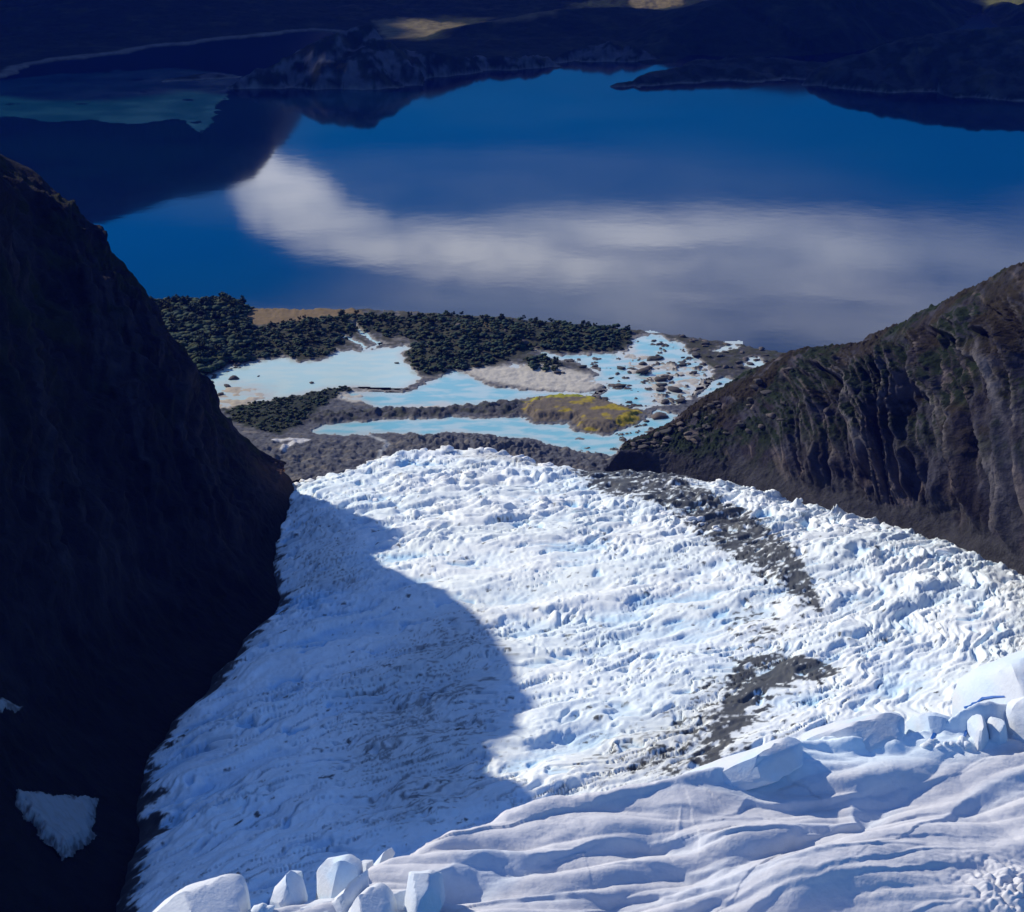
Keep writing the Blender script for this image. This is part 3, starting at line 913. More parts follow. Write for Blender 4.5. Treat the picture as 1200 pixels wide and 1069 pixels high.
def hill(name, pts, slope, urange, vrange, label, rocky=0.0, cat='hill', du=1.3, dv=0.55, rnd=1.0):
    U, V = np.meshgrid(np.arange(*urange, du), np.arange(*vrange, dv))
    P = at_z(U, V, 0.0)
    x, y = P[..., 0], P[..., 1]
    wx, wy = x + 40 * fbm(x / 130, y / 130, 2.5, 4, 611), y + 60 * fbm(x / 130, y / 130, 6.5, 4, 613)
    h = ridge_h(wx, wy, pts, slope)
    hh = np.maximum(h, 0)
    top = max(p[2] for p in pts)
    h = np.where(h > 0, top * (hh / top) ** 0.8, h)
    h = h + sstep(h, 0, 14) * rnd * (0.55 * rough_land(x, y)) + rocky * 10 * sstep(h, 4, 40) * (billow(x / 60, y / 90, 0, 4, 617) - 0.3)
    P[..., 2] = h
    n1 = fbm(x / 80, y / 80, 3.0, 4, 619)
    col = np.zeros(P.shape) + np.array([0.013, 0.020, 0.012])
    col = mixc(col, (0.045, 0.045, 0.022), sstep(n1, 0.1, 0.5) * 0.7)
    col = mixc(col, (0.075, 0.078, 0.085), rocky * sstep(fbm(x / 45, y / 45, h / 40, 4, 623), -0.15, 0.25))
    col = mixc(col, (0.17, 0.16, 0.14), sstep(5 - h, 0, 4) * 0.6)
    o = grid_obj(name, P, col, M_FAR, h > -25, flip=True)
    return tag(o, label, cat, kind='structure')


hill('headland', [(272, 104, 6), (305, 101, 34), (340, 98, 66), (380, 95, 100), (415, 92, 124), (440, 90, 128), (458, 88, 80), (500, 87, 45), (560, 82, 26), (640, 76, 18)], 0.62, (240, 700), (40, 118), 'bare rocky headland rising from the far shore of the lake', 1.0)
hill('islet', [(200, 94, 5), (232, 91, 9), (268, 89, 12)], 0.30, (180, 300), (80, 104), 'low rocky islet off the left tip of the headland', 0.8, 'islet')
hill('wooded_island', [(722, 100, 6), (770, 95, 26), (830, 88, 42), (880, 86, 44), (930, 86, 34), (990, 84, 20)], 0.36, (690, 1040), (58, 112), 'long dark wooded island in front of the far hills', 0.25, 'island')
hill('wooded_promontory', [(942, 98, 6), (985, 96, 50), (1060, 92, 96), (1130, 92, 122), (1220, 92, 135), (1380, 94, 140)], 0.34, (900, 1420), (40, 140), 'dark wooded promontory at the right end of the lake', 0.25, 'promontory')
hill('rock_point', [(655, 74, 6), (680, 72, 24), (715, 70, 40), (745, 69, 30), (765, 70, 10)], 0.55, (630, 800), (48, 84), 'small bare rock point between headland and dark hill', 0.9, 'rock point')


def build_far_shore():
    coast_px = [(-260, 130), (-60, 100), (0, 90), (40, 78), (110, 66), (200, 53), (300, 43), (370, 37), (430, 40), (470, 76), (520, 80), (640, 72), (690, 66), (770, 74), (800, 66), (900, 66), (1000, 62), (1090, 44), (1124, 32), (1130, 21), (1152, 14), (1166, 22), (1172, 32), (1215, 34), (1300, 30), (1500, 26)]
    pl = [tuple(at_z(u, v, 0)[:2]) for u, v in coast_px] + [(6000, 13500), (-6000, 13500)]
    U, V = np.meshgrid(np.arange(-260, 1460, 1.9), np.concatenate([np.arange(-90, -10, 1.6), np.arange(-10, 104, 0.62)]))
    P = at_z(U, V, 0.0)
    x, y = P[..., 0], P[..., 1]
    sd = poly_sdf(x + 50 * fbm(x / 200, y / 200, 1, 4, 631), y + 80 * fbm(x / 200, y / 200, 5, 4, 633), pl)
    z = np.where(sd > 0, 3 + 26 * (1 - np.exp(-sd / 420)) + 0.0 * sd, sd * 0.1)
    z = z + sstep(sd, 10, 260) * rough_land(x, y) * (0.7 + 0.5 * sstep(sd, 300, 1200))
    for pts, s in ([[(775, 62, 40), (840, 48, 120), (930, 40, 185), (1040, 30, 190), (1110, 24, 120)], 0.30], [[(480, 50, 10), (560, 44, 40), (640, 38, 60), (720, 34, 70)], 0.16], [[(1180, 22, 20), (1280, 18, 120), (1450, 14, 180)], 0.3],
                   [[(20, 30, 40), (120, 22, 60), (260, 14, 60)], 0.10]):
        h = ridge_h(x + 60 * fbm(x / 260, y / 260, 3, 3, 635), y, pts, s)
        z = np.maximum(z, np.where(sd > 0, np.minimum(h, sd * 0.7) + 0.5 * rough_land(x, y), -40))
    P[..., 2] = z
    n1 = fbm(x / 120, y / 160, 3.0, 5, 639, 0.6)
    col = np.zeros(P.shape) + np.array([0.012, 0.020, 0.012])
    col = mixc(col, (0.030, 0.036, 0.018), sstep(n1, 0.0, 0.5) * 0.75)
    col = mixc(col, (0.012, 0.018, 0.012), sstep(-n1, 0.1, 0.4) * 0.8)
    fieldn = 0.35 * fbm(x / 60, y / 90, 7, 3, 641)
    for pl2, c2 in (([(438, 30), (480, 27), (545, 33), (540, 40), (495, 46), (450, 48)], (0.13, 0.11, 0.06)), ([(735, 10), (795, 5), (800, 12), (770, 20), (748, 28)], (0.15, 0.12, 0.06)), ([(560, 36), (660, 33), (650, 40), (580, 44)], (0.10, 0.08, 0.04)), ([(1150, 4), (1200, 0), (1200, 12), (1165, 16)], (0.10, 0.10, 0.03))):
        s2 = poly_sdf(U, V * 3, [(a, b * 3) for a, b in pl2])
        col = mixc(col, c2, sstep(s2 + 14 * fieldn, -4, 6))
    col = mixc(col, (0.13, 0.125, 0.11), sstep(26 - np.abs(sd - 14), 0, 18) * sstep(430 - U, 0, 40) * 0.8)
    o = grid_obj('far_shore', P, col, M_FAR, sd > -120, flip=True)
    return tag(o, 'dark wooded far shore with pale clearings beyond the lake', 'shore', kind='structure')


build_far_shore()


def build_far_range():
    xs = np.linspace(-9000, 9000, 260)
    ys = np.linspace(6600, 13500, 130)
    X, Y = np.meshgrid(xs, ys)
    n = fbm(X / 1700, Y / 1700, 0, 6, 651, 0.52)
    rise = sstep(Y, 6900, 9800)
    prof = np.interp(X + 120 * fbm(X / 500, Y / 500, 3, 4, 657), [-9000, -6000, -3000, -1800, -1400, -1200, -1010, -900, -750, -500, 0, 2000, 9000], [1500, 1500, 1280, 1040, 940, 860, 650, 430, 190, 80, 120, 250, 500])
    h = prof * sstep(Y, 6700, 7500) * (1 + 0.22 * n) + 200 * rise * (0.5 + n) - 20
    P = np.stack([X, Y, h], -1)
    col = np.zeros(P.shape) + np.array([0.02, 0.03, 0.02])
    col = mixc(col, (0.09, 0.085, 0.085), sstep(h + 300 * n, 500, 900))
    o = grid_obj('mountain_range', P, col, M_FAR, flip=True)
    return tag(o, 'mountain range behind the far shore, seen mirrored in the lake', 'mountains', kind='structure')


build_far_range()

def build_shade_clouds():
    """unseen opaque cloud shapes at 3300 m added to shade the far shore"""
    k = 3300 / SUN[2]
    off = SUN * k
    gaps = [tuple(at_z(u, v, 0)[:2]) + (r_,) for u, v, r_ in [(490, 37, 190), (768, 16, 230), (1180, 8, 200)]]  # openings left in the added clouds so sun reaches the pale clearings
    r_ = np.random.default_rng(77)
    bm0 = bmesh.new(); bmesh.ops.create_icosphere(bm0, subdivisions=2, radius=1.0)
    sv = np.array([v.co for v in bm0.verts]); st = np.array([[v.index for v in f.verts] for f in bm0.faces]); bm0.free()
    VV, FF, b_ = [], [], 0
    for n_ in range(1300):
        x, y = r_.uniform(-2600, 3200), r_.uniform(4750, 9000)
        rad = r_.uniform(120, 260)
        if any(math.hypot(x - gx, (y - gy) * 0.8) < gr_ + rad for gx, gy, gr_ in gaps): continue
        if fbm(np.array([x / 700]), np.array([y / 700]), 2.0, 3, 751)[0] < (-0.34 if x < 500 else -0.6): continue
        c = np.array([x, y, 0]) + off + np.array([0, 0, r_.uniform(-60, 160)])
        d = 1 + 0.3 * fbm(sv[:, 0] * 1.5 + n_, sv[:, 1] * 1.5, sv[:, 2] * 1.5, 3, 753)
        VV.append(sv * d[:, None] * rad * np.array([1.2, 1.2, 0.5]) + c); FF.append(st + b_); b_ += len(sv)
    o = link('shade_cloud_bank', mesh_from('shade_cloud_bank', np.concatenate(VV), None, tris=np.concatenate(FF)), mat('shade_cloud_white', 1.0, base=(0.85, 0.86, 0.88), var=0.03, spec=0.0))
    return tag(o, 'unseen white cloud shapes added high up to shade the far shore', 'clouds', kind='stuff')


build_shade_clouds()


def build_haze():
    """thin clear air: closed box from below the ground to above the highest peak, under the added shade clouds"""
    x0, x1, y0, y1, z0, z1 = -14400, 14400, -2900, 16400, -61.5, 2600
    v = [(x, y, z) for z in (z0, z1) for y in (y0, y1) for x in (x0, x1)]
    q = [(0, 2, 3, 1), (4, 5, 7, 6), (0, 1, 5, 4), (2, 6, 7, 3), (0, 4, 6, 2), (1, 3, 7, 5)]
    m = bpy.data.materials.new('thin_air')
    m.use_nodes = True
    t = NT(m.node_tree)
    m.node_tree.nodes.clear()
    pv = t.n('ShaderNodeVolumePrincipled', ins={'Color': (0.02, 0.08, 1.0, 1), 'Density': HAZE, 'Anisotropy': 0.0})
    t.n('ShaderNodeOutputMaterial', ins={'Volume': pv.outputs[0]})
    o = link('haze', mesh_from('haze', v, q, smooth=False), m)
    return tag(o, 'thin blue air over the whole valley', 'haze', kind='stuff')


HAZE = 1.3e-5
build_haze()

# ------------------------------------------------------------------ foreground snowfield
SGX, SGY = -0.07, 0.09
_p = at_y(165, 1069, 200.0)
SZ0 = _p[2] - SGX * _p[0] - SGY * _p[1]


def on_snow(u, v): return at_plane(u, v, SZ0, SGX, SGY)


CREST = [(300, 1075), (395, 1062), (412, 1030), (440, 1012), (468, 1000), (505, 985), (545, 966), (585, 952), (626, 942), (690, 938), (735, 930), (790, 919), (845, 911), (875, 900), (966, 876), (1010, 877), (1090, 865), (1125, 857), (1200, 847), (1330, 810), (1330, 1200), (240, 1200)]
# crevasse lips: (polyline, wall height in metres along it, reach near side, reach far side)
CRACKS = [
    ([(470, 1085), (500, 1062), (535, 1045), (568, 1034), (606, 1016), (640, 1004), (706, 988), (760, 983)], [5.5, 6.0, 6.2, 5.6, 3.2, 1.6, 1.5, 0.8], 7, 9),
    ([(560, 1066), (620, 1056), (672, 1046), (700, 1048), (760, 1041), (800, 1050)], [0.6, 1.6, 2.6, 1.8, 1.4, 0.3], 3, 6),
    ([(715, 1012), (740, 1010), (784, 1011), (815, 1020), (845, 1021), (875, 1010), (923, 990), (983, 968), (1010, 958)], [0.3, 0.9, 1.6, 2.6, 2.4, 1.8, 1.2, 0.9, 0.2], 3, 6),
    ([(690, 995), (740, 985), (773, 986), (795, 990), (815, 991), (850, 988), (900, 982), (940, 976)], [0.8, 1.6, 1.8, 3.2, 2.4, 1.4, 1.0, 0.3], 3, 6),
    ([(640, 1069), (690, 1060), (736, 1051), (770, 1046), (812, 1048), (845, 1040), (940, 1023), (1000, 1012), (1082, 1000)], [0.6, 1.0, 1.4, 2.4, 2.8, 1.5, 1.2, 0.9, 0.2], 3, 5),
    ([(770, 1072), (793, 1064), (888, 1050), (983, 1033), (1060, 1014), (1133, 1000)], [0.8, 1.2, 1.2, 1.3, 0.9, 0.2], 2.5, 5),
    ([(850, 1075), (940, 1050), (1040, 1033), (1100, 1026), (1165, 1016)], [0.9, 1.3, 1.0, 1.1, 0.2], 2.5, 5),
    ([(925, 990), (945, 976), (1000, 964), (1022, 946), (1053, 929), (1085, 918), (1116, 906)], [0.8, 2.2, 2.6, 4.2, 3.6, 2.0, 0.3], 3, 11),
    ([(1080, 975), (1105, 960), (1135, 942), (1165, 930), (1200, 918), (1300, 885)], [0.5, 2.0, 3.0, 2.6, 2.4, 2.0], 3, 10),
    ([(1030, 992), (1075, 986), (1125, 981)], [0.2, 0.8, 0.2], 2, 4), ([(1015, 956), (1070, 950), (1120, 944)], [0.2, 0.9, 0.2], 2, 4),
    ([(700, 944), (733, 938), (790, 928), (845, 922), (875, 910), (966, 886), (1010, 890), (1090, 876), (1125, 868), (1200, 858), (1330, 820)], [0.5, 1.0, 2.4, 2.6, 3.4, 4.2, 6.2, 6.0, 3.0, 2.0, 2.0], 7, 40),
    ([(850, 958), (866, 953), (880, 940), (923, 942), (1000, 930), (1040, 915)], [0.2, 1.6, 2.2, 2.2, 1.4, 0.2], 3, 6),
    ([(745, 948), (800, 953), (850, 956)], [0.15, 0.7, 0.2], 1.5, 4), ([(850, 962), (890, 960)], [0.4, 0.4], 1.5, 3), ([(800, 968), (850, 964), (890, 962)], [0.1, 0.6, 0.1], 1.5, 3),
    ([(1000, 1050), (1040, 1046), (1075, 1043)], [0.1, 0.4, 0.1], 1.5, 3), ([(1050, 1072), (1090, 1066), (1140, 1060)], [0.3, 0.8, 0.3], 1.5, 3),
]


def snow_offset(x, y):
    out = 0.5 * fbm(x / 16, y / 16, 0, 3, 701) + 0.9 * fbm(x / 45, y / 30, 3, 2, 703)
    wall = np.zeros(x.shape)
    for u, v, dep, rad in ((588, 1000, 1.6, 9), (792, 990, 1.5, 5), (822, 1018, 1.6, 6), (690, 1045, 1.0, 6), (780, 1046, 1.2, 6), (1060, 925, 1.6, 8), (1010, 958, 1.4, 6), (880, 940, 1.2, 6)):
        q = on_snow(u, v)
        out = out - dep * np.exp(-(((x - q[0]) / (rad * 1.5)) ** 2 + ((y - q[1]) / rad) ** 2))
    e0, e1 = on_snow(700, 1060), on_snow(1100, 1000)
    ang = math.atan2(e1[1] - e0[1], e1[0] - e0[0])
    pa, qa = x * math.cos(ang) + y * math.sin(ang), -x * math.sin(ang) + y * math.cos(ang)
    qa = qa + 3.0 * fbm(pa / 26, qa / 26, 1.0, 2, 741)
    out = out + 2.3 * (billow(pa / 46, qa / 11, 3.0, 1, 743) - 0.3) + 0.8 * (billow(pa / 30, qa / 5.0, 5.0, 1, 745) - 0.3)
    q = on_snow(1190, 1050)
    out = out + 1.5 * np.exp(-(((x - q[0]) / 6.5) ** 2 + ((y - q[1]) / 6.5) ** 2)) * (0.25 + 1.3 * billow(x / 2.6, y / 2.6, 0.5, 2, 747))
    out = out + 0.10 * fbm(x / 2.2 + y / 6, y / 1.1, 0, 3, 715) * sstep(fbm(x / 14, y / 14, 4, 2, 717), -0.3, 0.4) + 0.25 * (billow(x / 9, y / 6, 2, 3, 719) - 0.3)
    wx = x + 0.9 * fbm(x / 7, y / 7, 1, 3, 705)
    wy = y + 0.9 * fbm(x / 7, y / 7, 4, 3, 707)
    for px, A, ln, lf in CRACKS:
        pts = np.array([tuple(on_snow(u, v)[:2]) for u, v in px])
        pts_d = resample(np.c_[pts, np.zeros(len(pts))], 40)[:, :2]
        d, s, t = line_dist(wx, wy, pts_d)
        a = np.interp(t, np.linspace(0, 1, len(A)), A)
        ice = lf == 40
        a = a * (0.8 if ice else 0.42 if max(A) > 5 else 0.42 if lf > 9 * 1 else 0.40)
        # taper beyond the tips
        endd = np.minimum(np.hypot(wx - pts_d[0, 0], wy - pts_d[0, 1]), np.hypot(wx - pts_d[-1, 0], wy - pts_d[-1, 1]))
        sg = d * s                                  # positive on the far side
        soft = 0.35 + 1.5 * sstep(fbm(x / 22, y / 22, 2.0 + len(px), 2, 709), -0.35, 0.4)
        wd = 0.15 + (1.25 * a if ice else np.minimum(soft * a * (1 + sstep(a, 1.0, 2.0)), 4.5))
        lf, ln = lf * 1.6, ln * 1.6
        far = np.exp(-np.clip(sg - wd, 0, None) / lf) * sstep(sg, -0.12, wd)
        near = np.exp(-np.clip(-sg, 0, None) / ln) * (1 - sstep(sg, -0.12, wd))
        out = out + a * ((0.92 if ice else 0.62) * far - (0.08 if ice else 0.38) * near)
        wall = np.maximum(wall, np.clip(a / 2.2, 0, 1) * (1 - sstep(np.abs(sg - wd * 0.4), 0.2 + 0.3 * wd, 0.5 + wd)))
    return out, wall


def build_snow():
    U, V = np.meshgrid(np.arange(225, 1325, 1.35), np.arange(775, 1135, 0.9))
    P = on_snow(U, V)
    x, y = P[..., 0], P[..., 1]
    off, wall = snow_offset(x, y)
    cre = poly_sdf(U + 4 * fbm(U / 24, V / 24, 0, 3, 711), V + 3 * fbm(U / 30, V / 30, 6, 3, 713), CREST)
    roll = np.where(cre < 9, ((9 - cre) / 9.0) ** 2 * 0.55, 0)
    roll = np.where(cre < -6, roll + (-6 - cre) * 0.9, roll)
    P[..., 2] += off - roll
    col = np.zeros(P.shape) + np.array([0.56, 0.575, 0.625])
    col = mixc(col, (0.49, 0.51, 0.57), sstep(fbm(x / 20, y / 12, 8, 4, 723), -0.1, 0.4) * 0.7)
    col = mixc(col, (0.40, 0.62, 0.85), wall * 0.22)
    icewall = sstep(line_dist(x, y, np.array([tuple(on_snow(u, v)[:2]) for u, v in [(875, 905), (966, 880), (1010, 880), (1125, 862)]]))[0], 9, 1)
    col = mixc(col, (0.70, 0.82, 0.90), icewall * 0.85)
    o = grid_obj('snowfield', P, col, M_SNOW, cre > -40, flip=True)
    return tag(o, 'smooth wind-rolled snowfield with long crevasse lips in front of the glacier', 'snowfield', kind='structure')


snowfield = build_snow()


def ice_block(px, back, depth, label, lean=0.35, blue=0.0, rnd=0.12, name='ice_block'):
    """a broken block of firn: outline, distance, depth and rounded broken edges"""
    px = np.array(px, float)
    vb_ = px[:, 1].max()
    dist = float(on_snow(px[:, 0].mean(), vb_ - 0.12 * (vb_ - px[:, 1].min()))[1]) + back
    seg = np.r_[0, np.cumsum(np.hypot(*(np.roll(px, -1, 0) - px).T))]
    n = 56
    q = np.linspace(0, seg[-1], n, endpoint=False)
    cl = np.vstack([px, px[:1]])
    o2 = np.stack([np.interp(q, seg, cl[:, 0]), np.interp(q, seg, cl[:, 1])], -1)
    for _ in range(int(rnd * 5)):
        o2 = 0.5 * o2 + 0.25 * (np.roll(o2, 1, 0) + np.roll(o2, -1, 0))
    c = o2.mean(0)
    vt, vb = o2[:, 1].min(), o2[:, 1].max()
    r1 = 0.9 - 0.15 * rnd
    prof = [(-0.02, 0.0), (-0.01, 0.35), (0.0, 0.7 * r1 / 0.9), (0.01 + 0.01 * rnd, r1), (0.04 + 0.06 * rnd, 0.95 - 0.05 * rnd), (0.09 + 0.13 * rnd, 0.985), (0.30, 1.0), (0.5, 1.0), (0.75, 0.98), (0.92, 0.9), (1.0, 0.7), (1.03, 0.35), (1.04, 0.0)]
    rows = []
    for dep, sc_ in prof:
        u, v = c[0] + (o2[:, 0] - c[0]) * sc_, c[1] + (o2[:, 1] - c[1]) * sc_
        p = at_y(u, v, dist)
        h = (v - vt) / (vb - vt)
        k = depth * dep - lean * depth * h * (1 - min(dep, 1) ** 2)
        p = p + np.stack([0.1 * k, k, -0.42 * depth * dep + 0 * k], -1)
        rows.append(p)
    P = np.stack(rows)
    co = P.reshape(-1, 3)
    nn = normals(np.concatenate([P, P[:, :1]], 1))[:, :-1].reshape(-1, 3)
    cen = co.mean(0)
    nn = nn * np.sign(((co - cen) * nn).sum(-1, keepdims=True))
    d = (0.5 * fbm(co[:, 0] / 4.5, co[:, 1] / 4.5, co[:, 2] / 4.5, 4, 721) + 0.35 * (billow(co[:, 0] / 5, co[:, 1] / 5, co[:, 2] / 9, 2, 727) - 0.3)) * min(1.0, depth / 6)
    co = co + nn * (d * (0.35 + 0.65 * rnd))[:, None]
    if rnd < 0.4:                                     # broken facets
        r_ = random.Random(int(px[0, 0] * 7 + depth))
        sz = np.array([np.ptp(co[:, 0]), np.ptp(co[:, 1]), np.ptp(co[:, 2])]) / 2
        nc = (co - cen) / sz
        for _ in range(9):
            pn_ = Vector((r_.uniform(-1, 1), r_.uniform(-1, -0.1), r_.uniform(0.0, 1.1))).normalized()
            e = nc @ np.array(pn_) - r_.uniform(0.52, 0.85)
            nc = nc - np.clip(e, 0, None)[:, None] * np.array(pn_)
        co = cen + nc * sz
    k = len(prof)
    i = np.arange(k - 1)[:, None] * n + np.arange(n)[None, :]
    j = np.arange(k - 1)[:, None] * n + (np.arange(n)[None, :] + 1) % n
    qf = np.stack([i, j, j + n, i + n], -1).reshape(-1, 4)
    col = np.zeros(co.shape) + np.array([0.58, 0.62, 0.68])
    bl = blue * sstep(fbm(co[:, 0] / 6, co[:, 1] / 6, co[:, 2] / 5, 3, 731), -0.25, 0.3)
    col = mixc(col, (0.42, 0.66, 0.88), np.clip(bl, 0, 1))
    o0 = np.array([co[:, 0].mean(), co[:, 1].mean(), co[:, 2].min()])
    o = link(name, mesh_from(name, co - o0, qf, col), M_SNOW)
    o.location = o0
    bm = bmesh.new(); bm.from_mesh(o.data)
    bmesh.ops.remove_doubles(bm, verts=bm.verts, dist=0.001)
    bmesh.ops.recalc_face_normals(bm, faces=bm.faces)
    bm.to_mesh(o.data); bm.free()
    if rnd < 0.4: o.data.set_sharp_from_angle(angle=R(28))
    return tag(o, label, 'ice block')


ice_block([(150, 1085), (165, 1068), (200, 1047), (238, 1040), (246, 1037), (270, 1036), (280, 1072), (284, 1090)], 0, 9, 'large rounded snow block at the lower left end of the snowfield', lean=0.8, rnd=0.3)
ice_block([(313, 1085), (316, 1044), (332, 1027), (345, 1036), (352, 1060), (352, 1085)], 2, 6, 'pale upright ice slab left of the tall blue slab', blue=0.3)
ice_block([(331, 1050), (334, 1026), (347, 1026), (350, 1050)], 5, 4, 'small ice pillar behind the pale upright slab', blue=0.3)
ice_block([(357, 1085), (361, 1026), (372, 1014), (400, 1010), (414, 1018), (420, 1050), (420, 1085)], 6, 8, 'tall blue ice slab in the cluster at the bottom', blue=0.55)
ice_block([(366, 1075), (404, 1042), (424, 1026), (426, 1060), (410, 1085)], 0, 6, 'leaning wedge of snow in front of the tall blue slab', blue=0.1)
ice_block([(418, 1034), (420, 1013), (432, 1013), (436, 1030)], 6, 4, 'small cube of ice right of the tall blue slab', blue=0.2)
ice_block([(428, 1022), (445, 1003), (455, 997), (459, 1004), (446, 1022)], 8, 4, 'pointed ice splinter behind the snow lip', blue=0.2)
ice_block([(398, 1090), (404, 1064), (418, 1050), (438, 1046), (452, 1056), (462, 1080), (464, 1095)], -2, 8, 'domed snow block at the bottom edge', lean=0.8, rnd=0.35)
ice_block([(342, 1090), (348, 1066), (384, 1062), (390, 1090)], 0, 6, 'low flat snow block cut by the bottom edge')
ice_block([(470, 1090), (469, 1046), (471, 1030), (500, 1028), (512, 1032), (516, 1060), (500, 1090)], -1, 7, 'flat-topped pale block standing below the snow wall', blue=0.15)
big_block = ice_block([(1126, 880), (1128, 822), (1136, 802), (1160, 786), (1198, 772), (1260, 752), (1270, 850), (1180, 890)], 9, 18, 'largest ice block with a blue crack at the right edge', blue=0.3, lean=0.7)
ice_block([(1060, 890), (1066, 850), (1076, 840), (1100, 838), (1126, 844), (1130, 880)], 5, 7, 'square ice block between the two blue clefts', blue=0.45)
ice_block([(778, 940), (792, 914), (840, 897), (880, 885), (922, 870), (944, 866), (946, 896), (900, 910), (850, 920), (800, 936)], 3, 9, 'low left half of the long pale ice wall behind the snow folds', blue=0.35, lean=0.5)
ice_block([(936, 900), (940, 866), (962, 857), (1010, 845), (1052, 838), (1066, 842), (1062, 884), (1000, 894)], 4, 10, 'higher right half of the long pale ice wall, ending at the blue cleft', blue=0.4, lean=0.5)
ice_block([(1136, 885), (1138, 848), (1146, 840), (1156, 841), (1162, 850), (1163, 880)], 1, 5, 'left one of two small ice teeth before the largest block', blue=0.25)
ice_block([(1158, 885), (1160, 848), (1166, 842), (1180, 846), (1186, 880)], 1.5, 5, 'right one of two small ice teeth before the largest block', blue=0.25)
ice_block([(1176, 880), (1180, 838), (1190, 822), (1206, 816), (1250, 806), (1260, 870)], 1, 8, 'rounded ice block at the right edge in front of the largest block', blue=0.2, lean=0.6, rnd=0.2)


def cleft(px, wid, parent):
    """deep blue open crack: a thin slab of bare ice set in the wall"""
    me0 = parent.data
    bv = BVHTree.FromPolygons([v.co + parent.location for v in me0.vertices], [tuple(p.vertices) for p in me0.polygons])
    p = []
    for u, v in px:
        r_ = Vector(ray(u, v)).normalized()
        hit = bv.ray_cast(Vector((0, 0, H)), r_)[0]
        if hit is not None: p.append(np.array(hit - r_ * 0.05))
    if len(p) < 2: return None
    p = np.array(p)
    bm = bmesh.new()
    rings = []
    n = len(p)
    for i, q in enumerate(p):
        t = p[min(i + 1, n - 1)] - p[max(i - 1, 0)]
        t = t / np.linalg.norm(t)
        s = np.cross(t, (0, 1, 0)); s = s / np.linalg.norm(s)
        wv = wid * (0.35 + 0.65 * math.sin(math.pi * (i + 0.5) / n))
        rings.append([bm.verts.new(q + s * wv + np.array([0, dy, 0])) for dy in (-0.05, 1.0)] + [bm.verts.new(q - s * wv + np.array([0, dy, 0])) for dy in (1.0, -0.05)])
    for a, b in zip(rings, rings[1:]):
        for k in range(4): bm.faces.new((a[k], a[(k + 1) % 4], b[(k + 1) % 4], b[k]))
    bm.faces.new(rings[0]); bm.faces.new(rings[-1][::-1])
    bmesh.ops.recalc_face_normals(bm, faces=bm.faces)
    off = Vector(parent.location)
    for v in bm.verts: v.co -= off
    me = bpy.data.meshes.new('blue_crack')
    bm.to_mesh(me); bm.free()
    return link('blue_crack', me, M_BLUE, parent)


M_BLUE = mat('bare_blue_ice', 0.4, base=(0.015, 0.10, 0.38), var=0.2, var_scale=0.5)
cleft([(1131, 831), (1141, 826), (1153, 820), (1165, 818), (1178, 817)], 0.15, big_block)
cleft([(1089, 877), (1093, 868), (1097, 860), (1104, 847)], 0.22, snowfield)
cleft([(1129, 872), (1131, 866), (1134, 858)], 0.22, snowfield)

# ------------------------------------------------------------------ seracs on the ice
def rock_mesh(name, seed, sub=2, squash=(1, 1, 0.7), spiky=0.5, cuts=5, m=None, col=(0.1, 0.1, 0.1)):
    bm = bmesh.new()
    bmesh.ops.create_icosphere(bm, subdivisions=sub, radius=1.0)
    rg = random.Random(seed)
    pl = []
    for k in range(cuts):
        nrm = Vector((rg.uniform(-1, 1), rg.uniform(-1, 1), rg.uniform(-0.3, 1))).normalized()
        pl.append((nrm, rg.uniform(0.5, 0.85)))
    for v in bm.verts:
        for nrm, dd in pl:
            e = v.co.dot(nrm) - dd
            if e > 0: v.co -= nrm * e * 0.9
    co = np.array([v.co for v in bm.verts])
    d = 1 + spiky * fbm(co[:, 0] * 1.3 + seed, co[:, 1] * 1.3, co[:, 2] * 1.3, 3, seed)
    co = co * d[:, None] * np.array(squash)
    bm.verts.index_update()
    tr = np.array([[v.index for v in f.verts] for f in bm.faces])
    bm.free()
    me = mesh_from(name, co, None, np.zeros(co.shape) + np.array(col), False, tris=tr)
    me.materials.append(m)
    return me


SER = [rock_mesh('serac', 40 + k, 3, (1, 0.8, 0.8), 0.35, 4, M_ICE, (0.80, 0.83, 0.86)) for k in range(7)]
for s in SER: s.polygons.foreach_set('use_smooth', np.ones(len(s.polygons), bool))
cnt = 0
rg = random.Random(5)
zones = [([(440, 530), (470, 524), (520, 521), (560, 520), (610, 525), (640, 538)], 60, 9, (3.5, 8.0)),
         ([(345, 560), (380, 547), (420, 538), (440, 532)], 24, 8, (3.0, 6.0)),
         ([(830, 562), (870, 572), (930, 590), (1000, 604), (1060, 618), (1120, 640)], 36, 16, (3.0, 6.5)),
         ([(690, 590), (760, 596), (800, 604), (840, 615)], 18, 12, (3.0, 5.5)),
         ([(420, 580), (520, 560), (640, 575), (700, 600)], 20, 22, (3.0, 6.0))]
for pl, n, spread, (s0, s1) in zones:
    pts = resample(np.c_[np.array(pl, float), np.zeros(len(pl))], 60)
    for k in range(n):
        p = pts[rg.randrange(60)]
        u, v = p[0] + rg.gauss(0, 6), p[1] + abs(rg.gauss(0, spread * 0.6))
        q = on_glacier(u, v)
        s = rg.uniform(s0, s1)
        o = link('serac', SER[rg.randrange(7)], None, glacier)
        o.location = (q[0], q[1], gz(q[0], q[1]) + s * 0.05)
        o.scale = (s * rg.uniform(0.8, 1.4), s * rg.uniform(0.6, 1.0), s * rg.uniform(0.5, 0.95))
        o.rotation_euler = (rg.uniform(-0.3, 0.3), rg.uniform(-0.3, 0.3), rg.uniform(-0.6, 0.6))

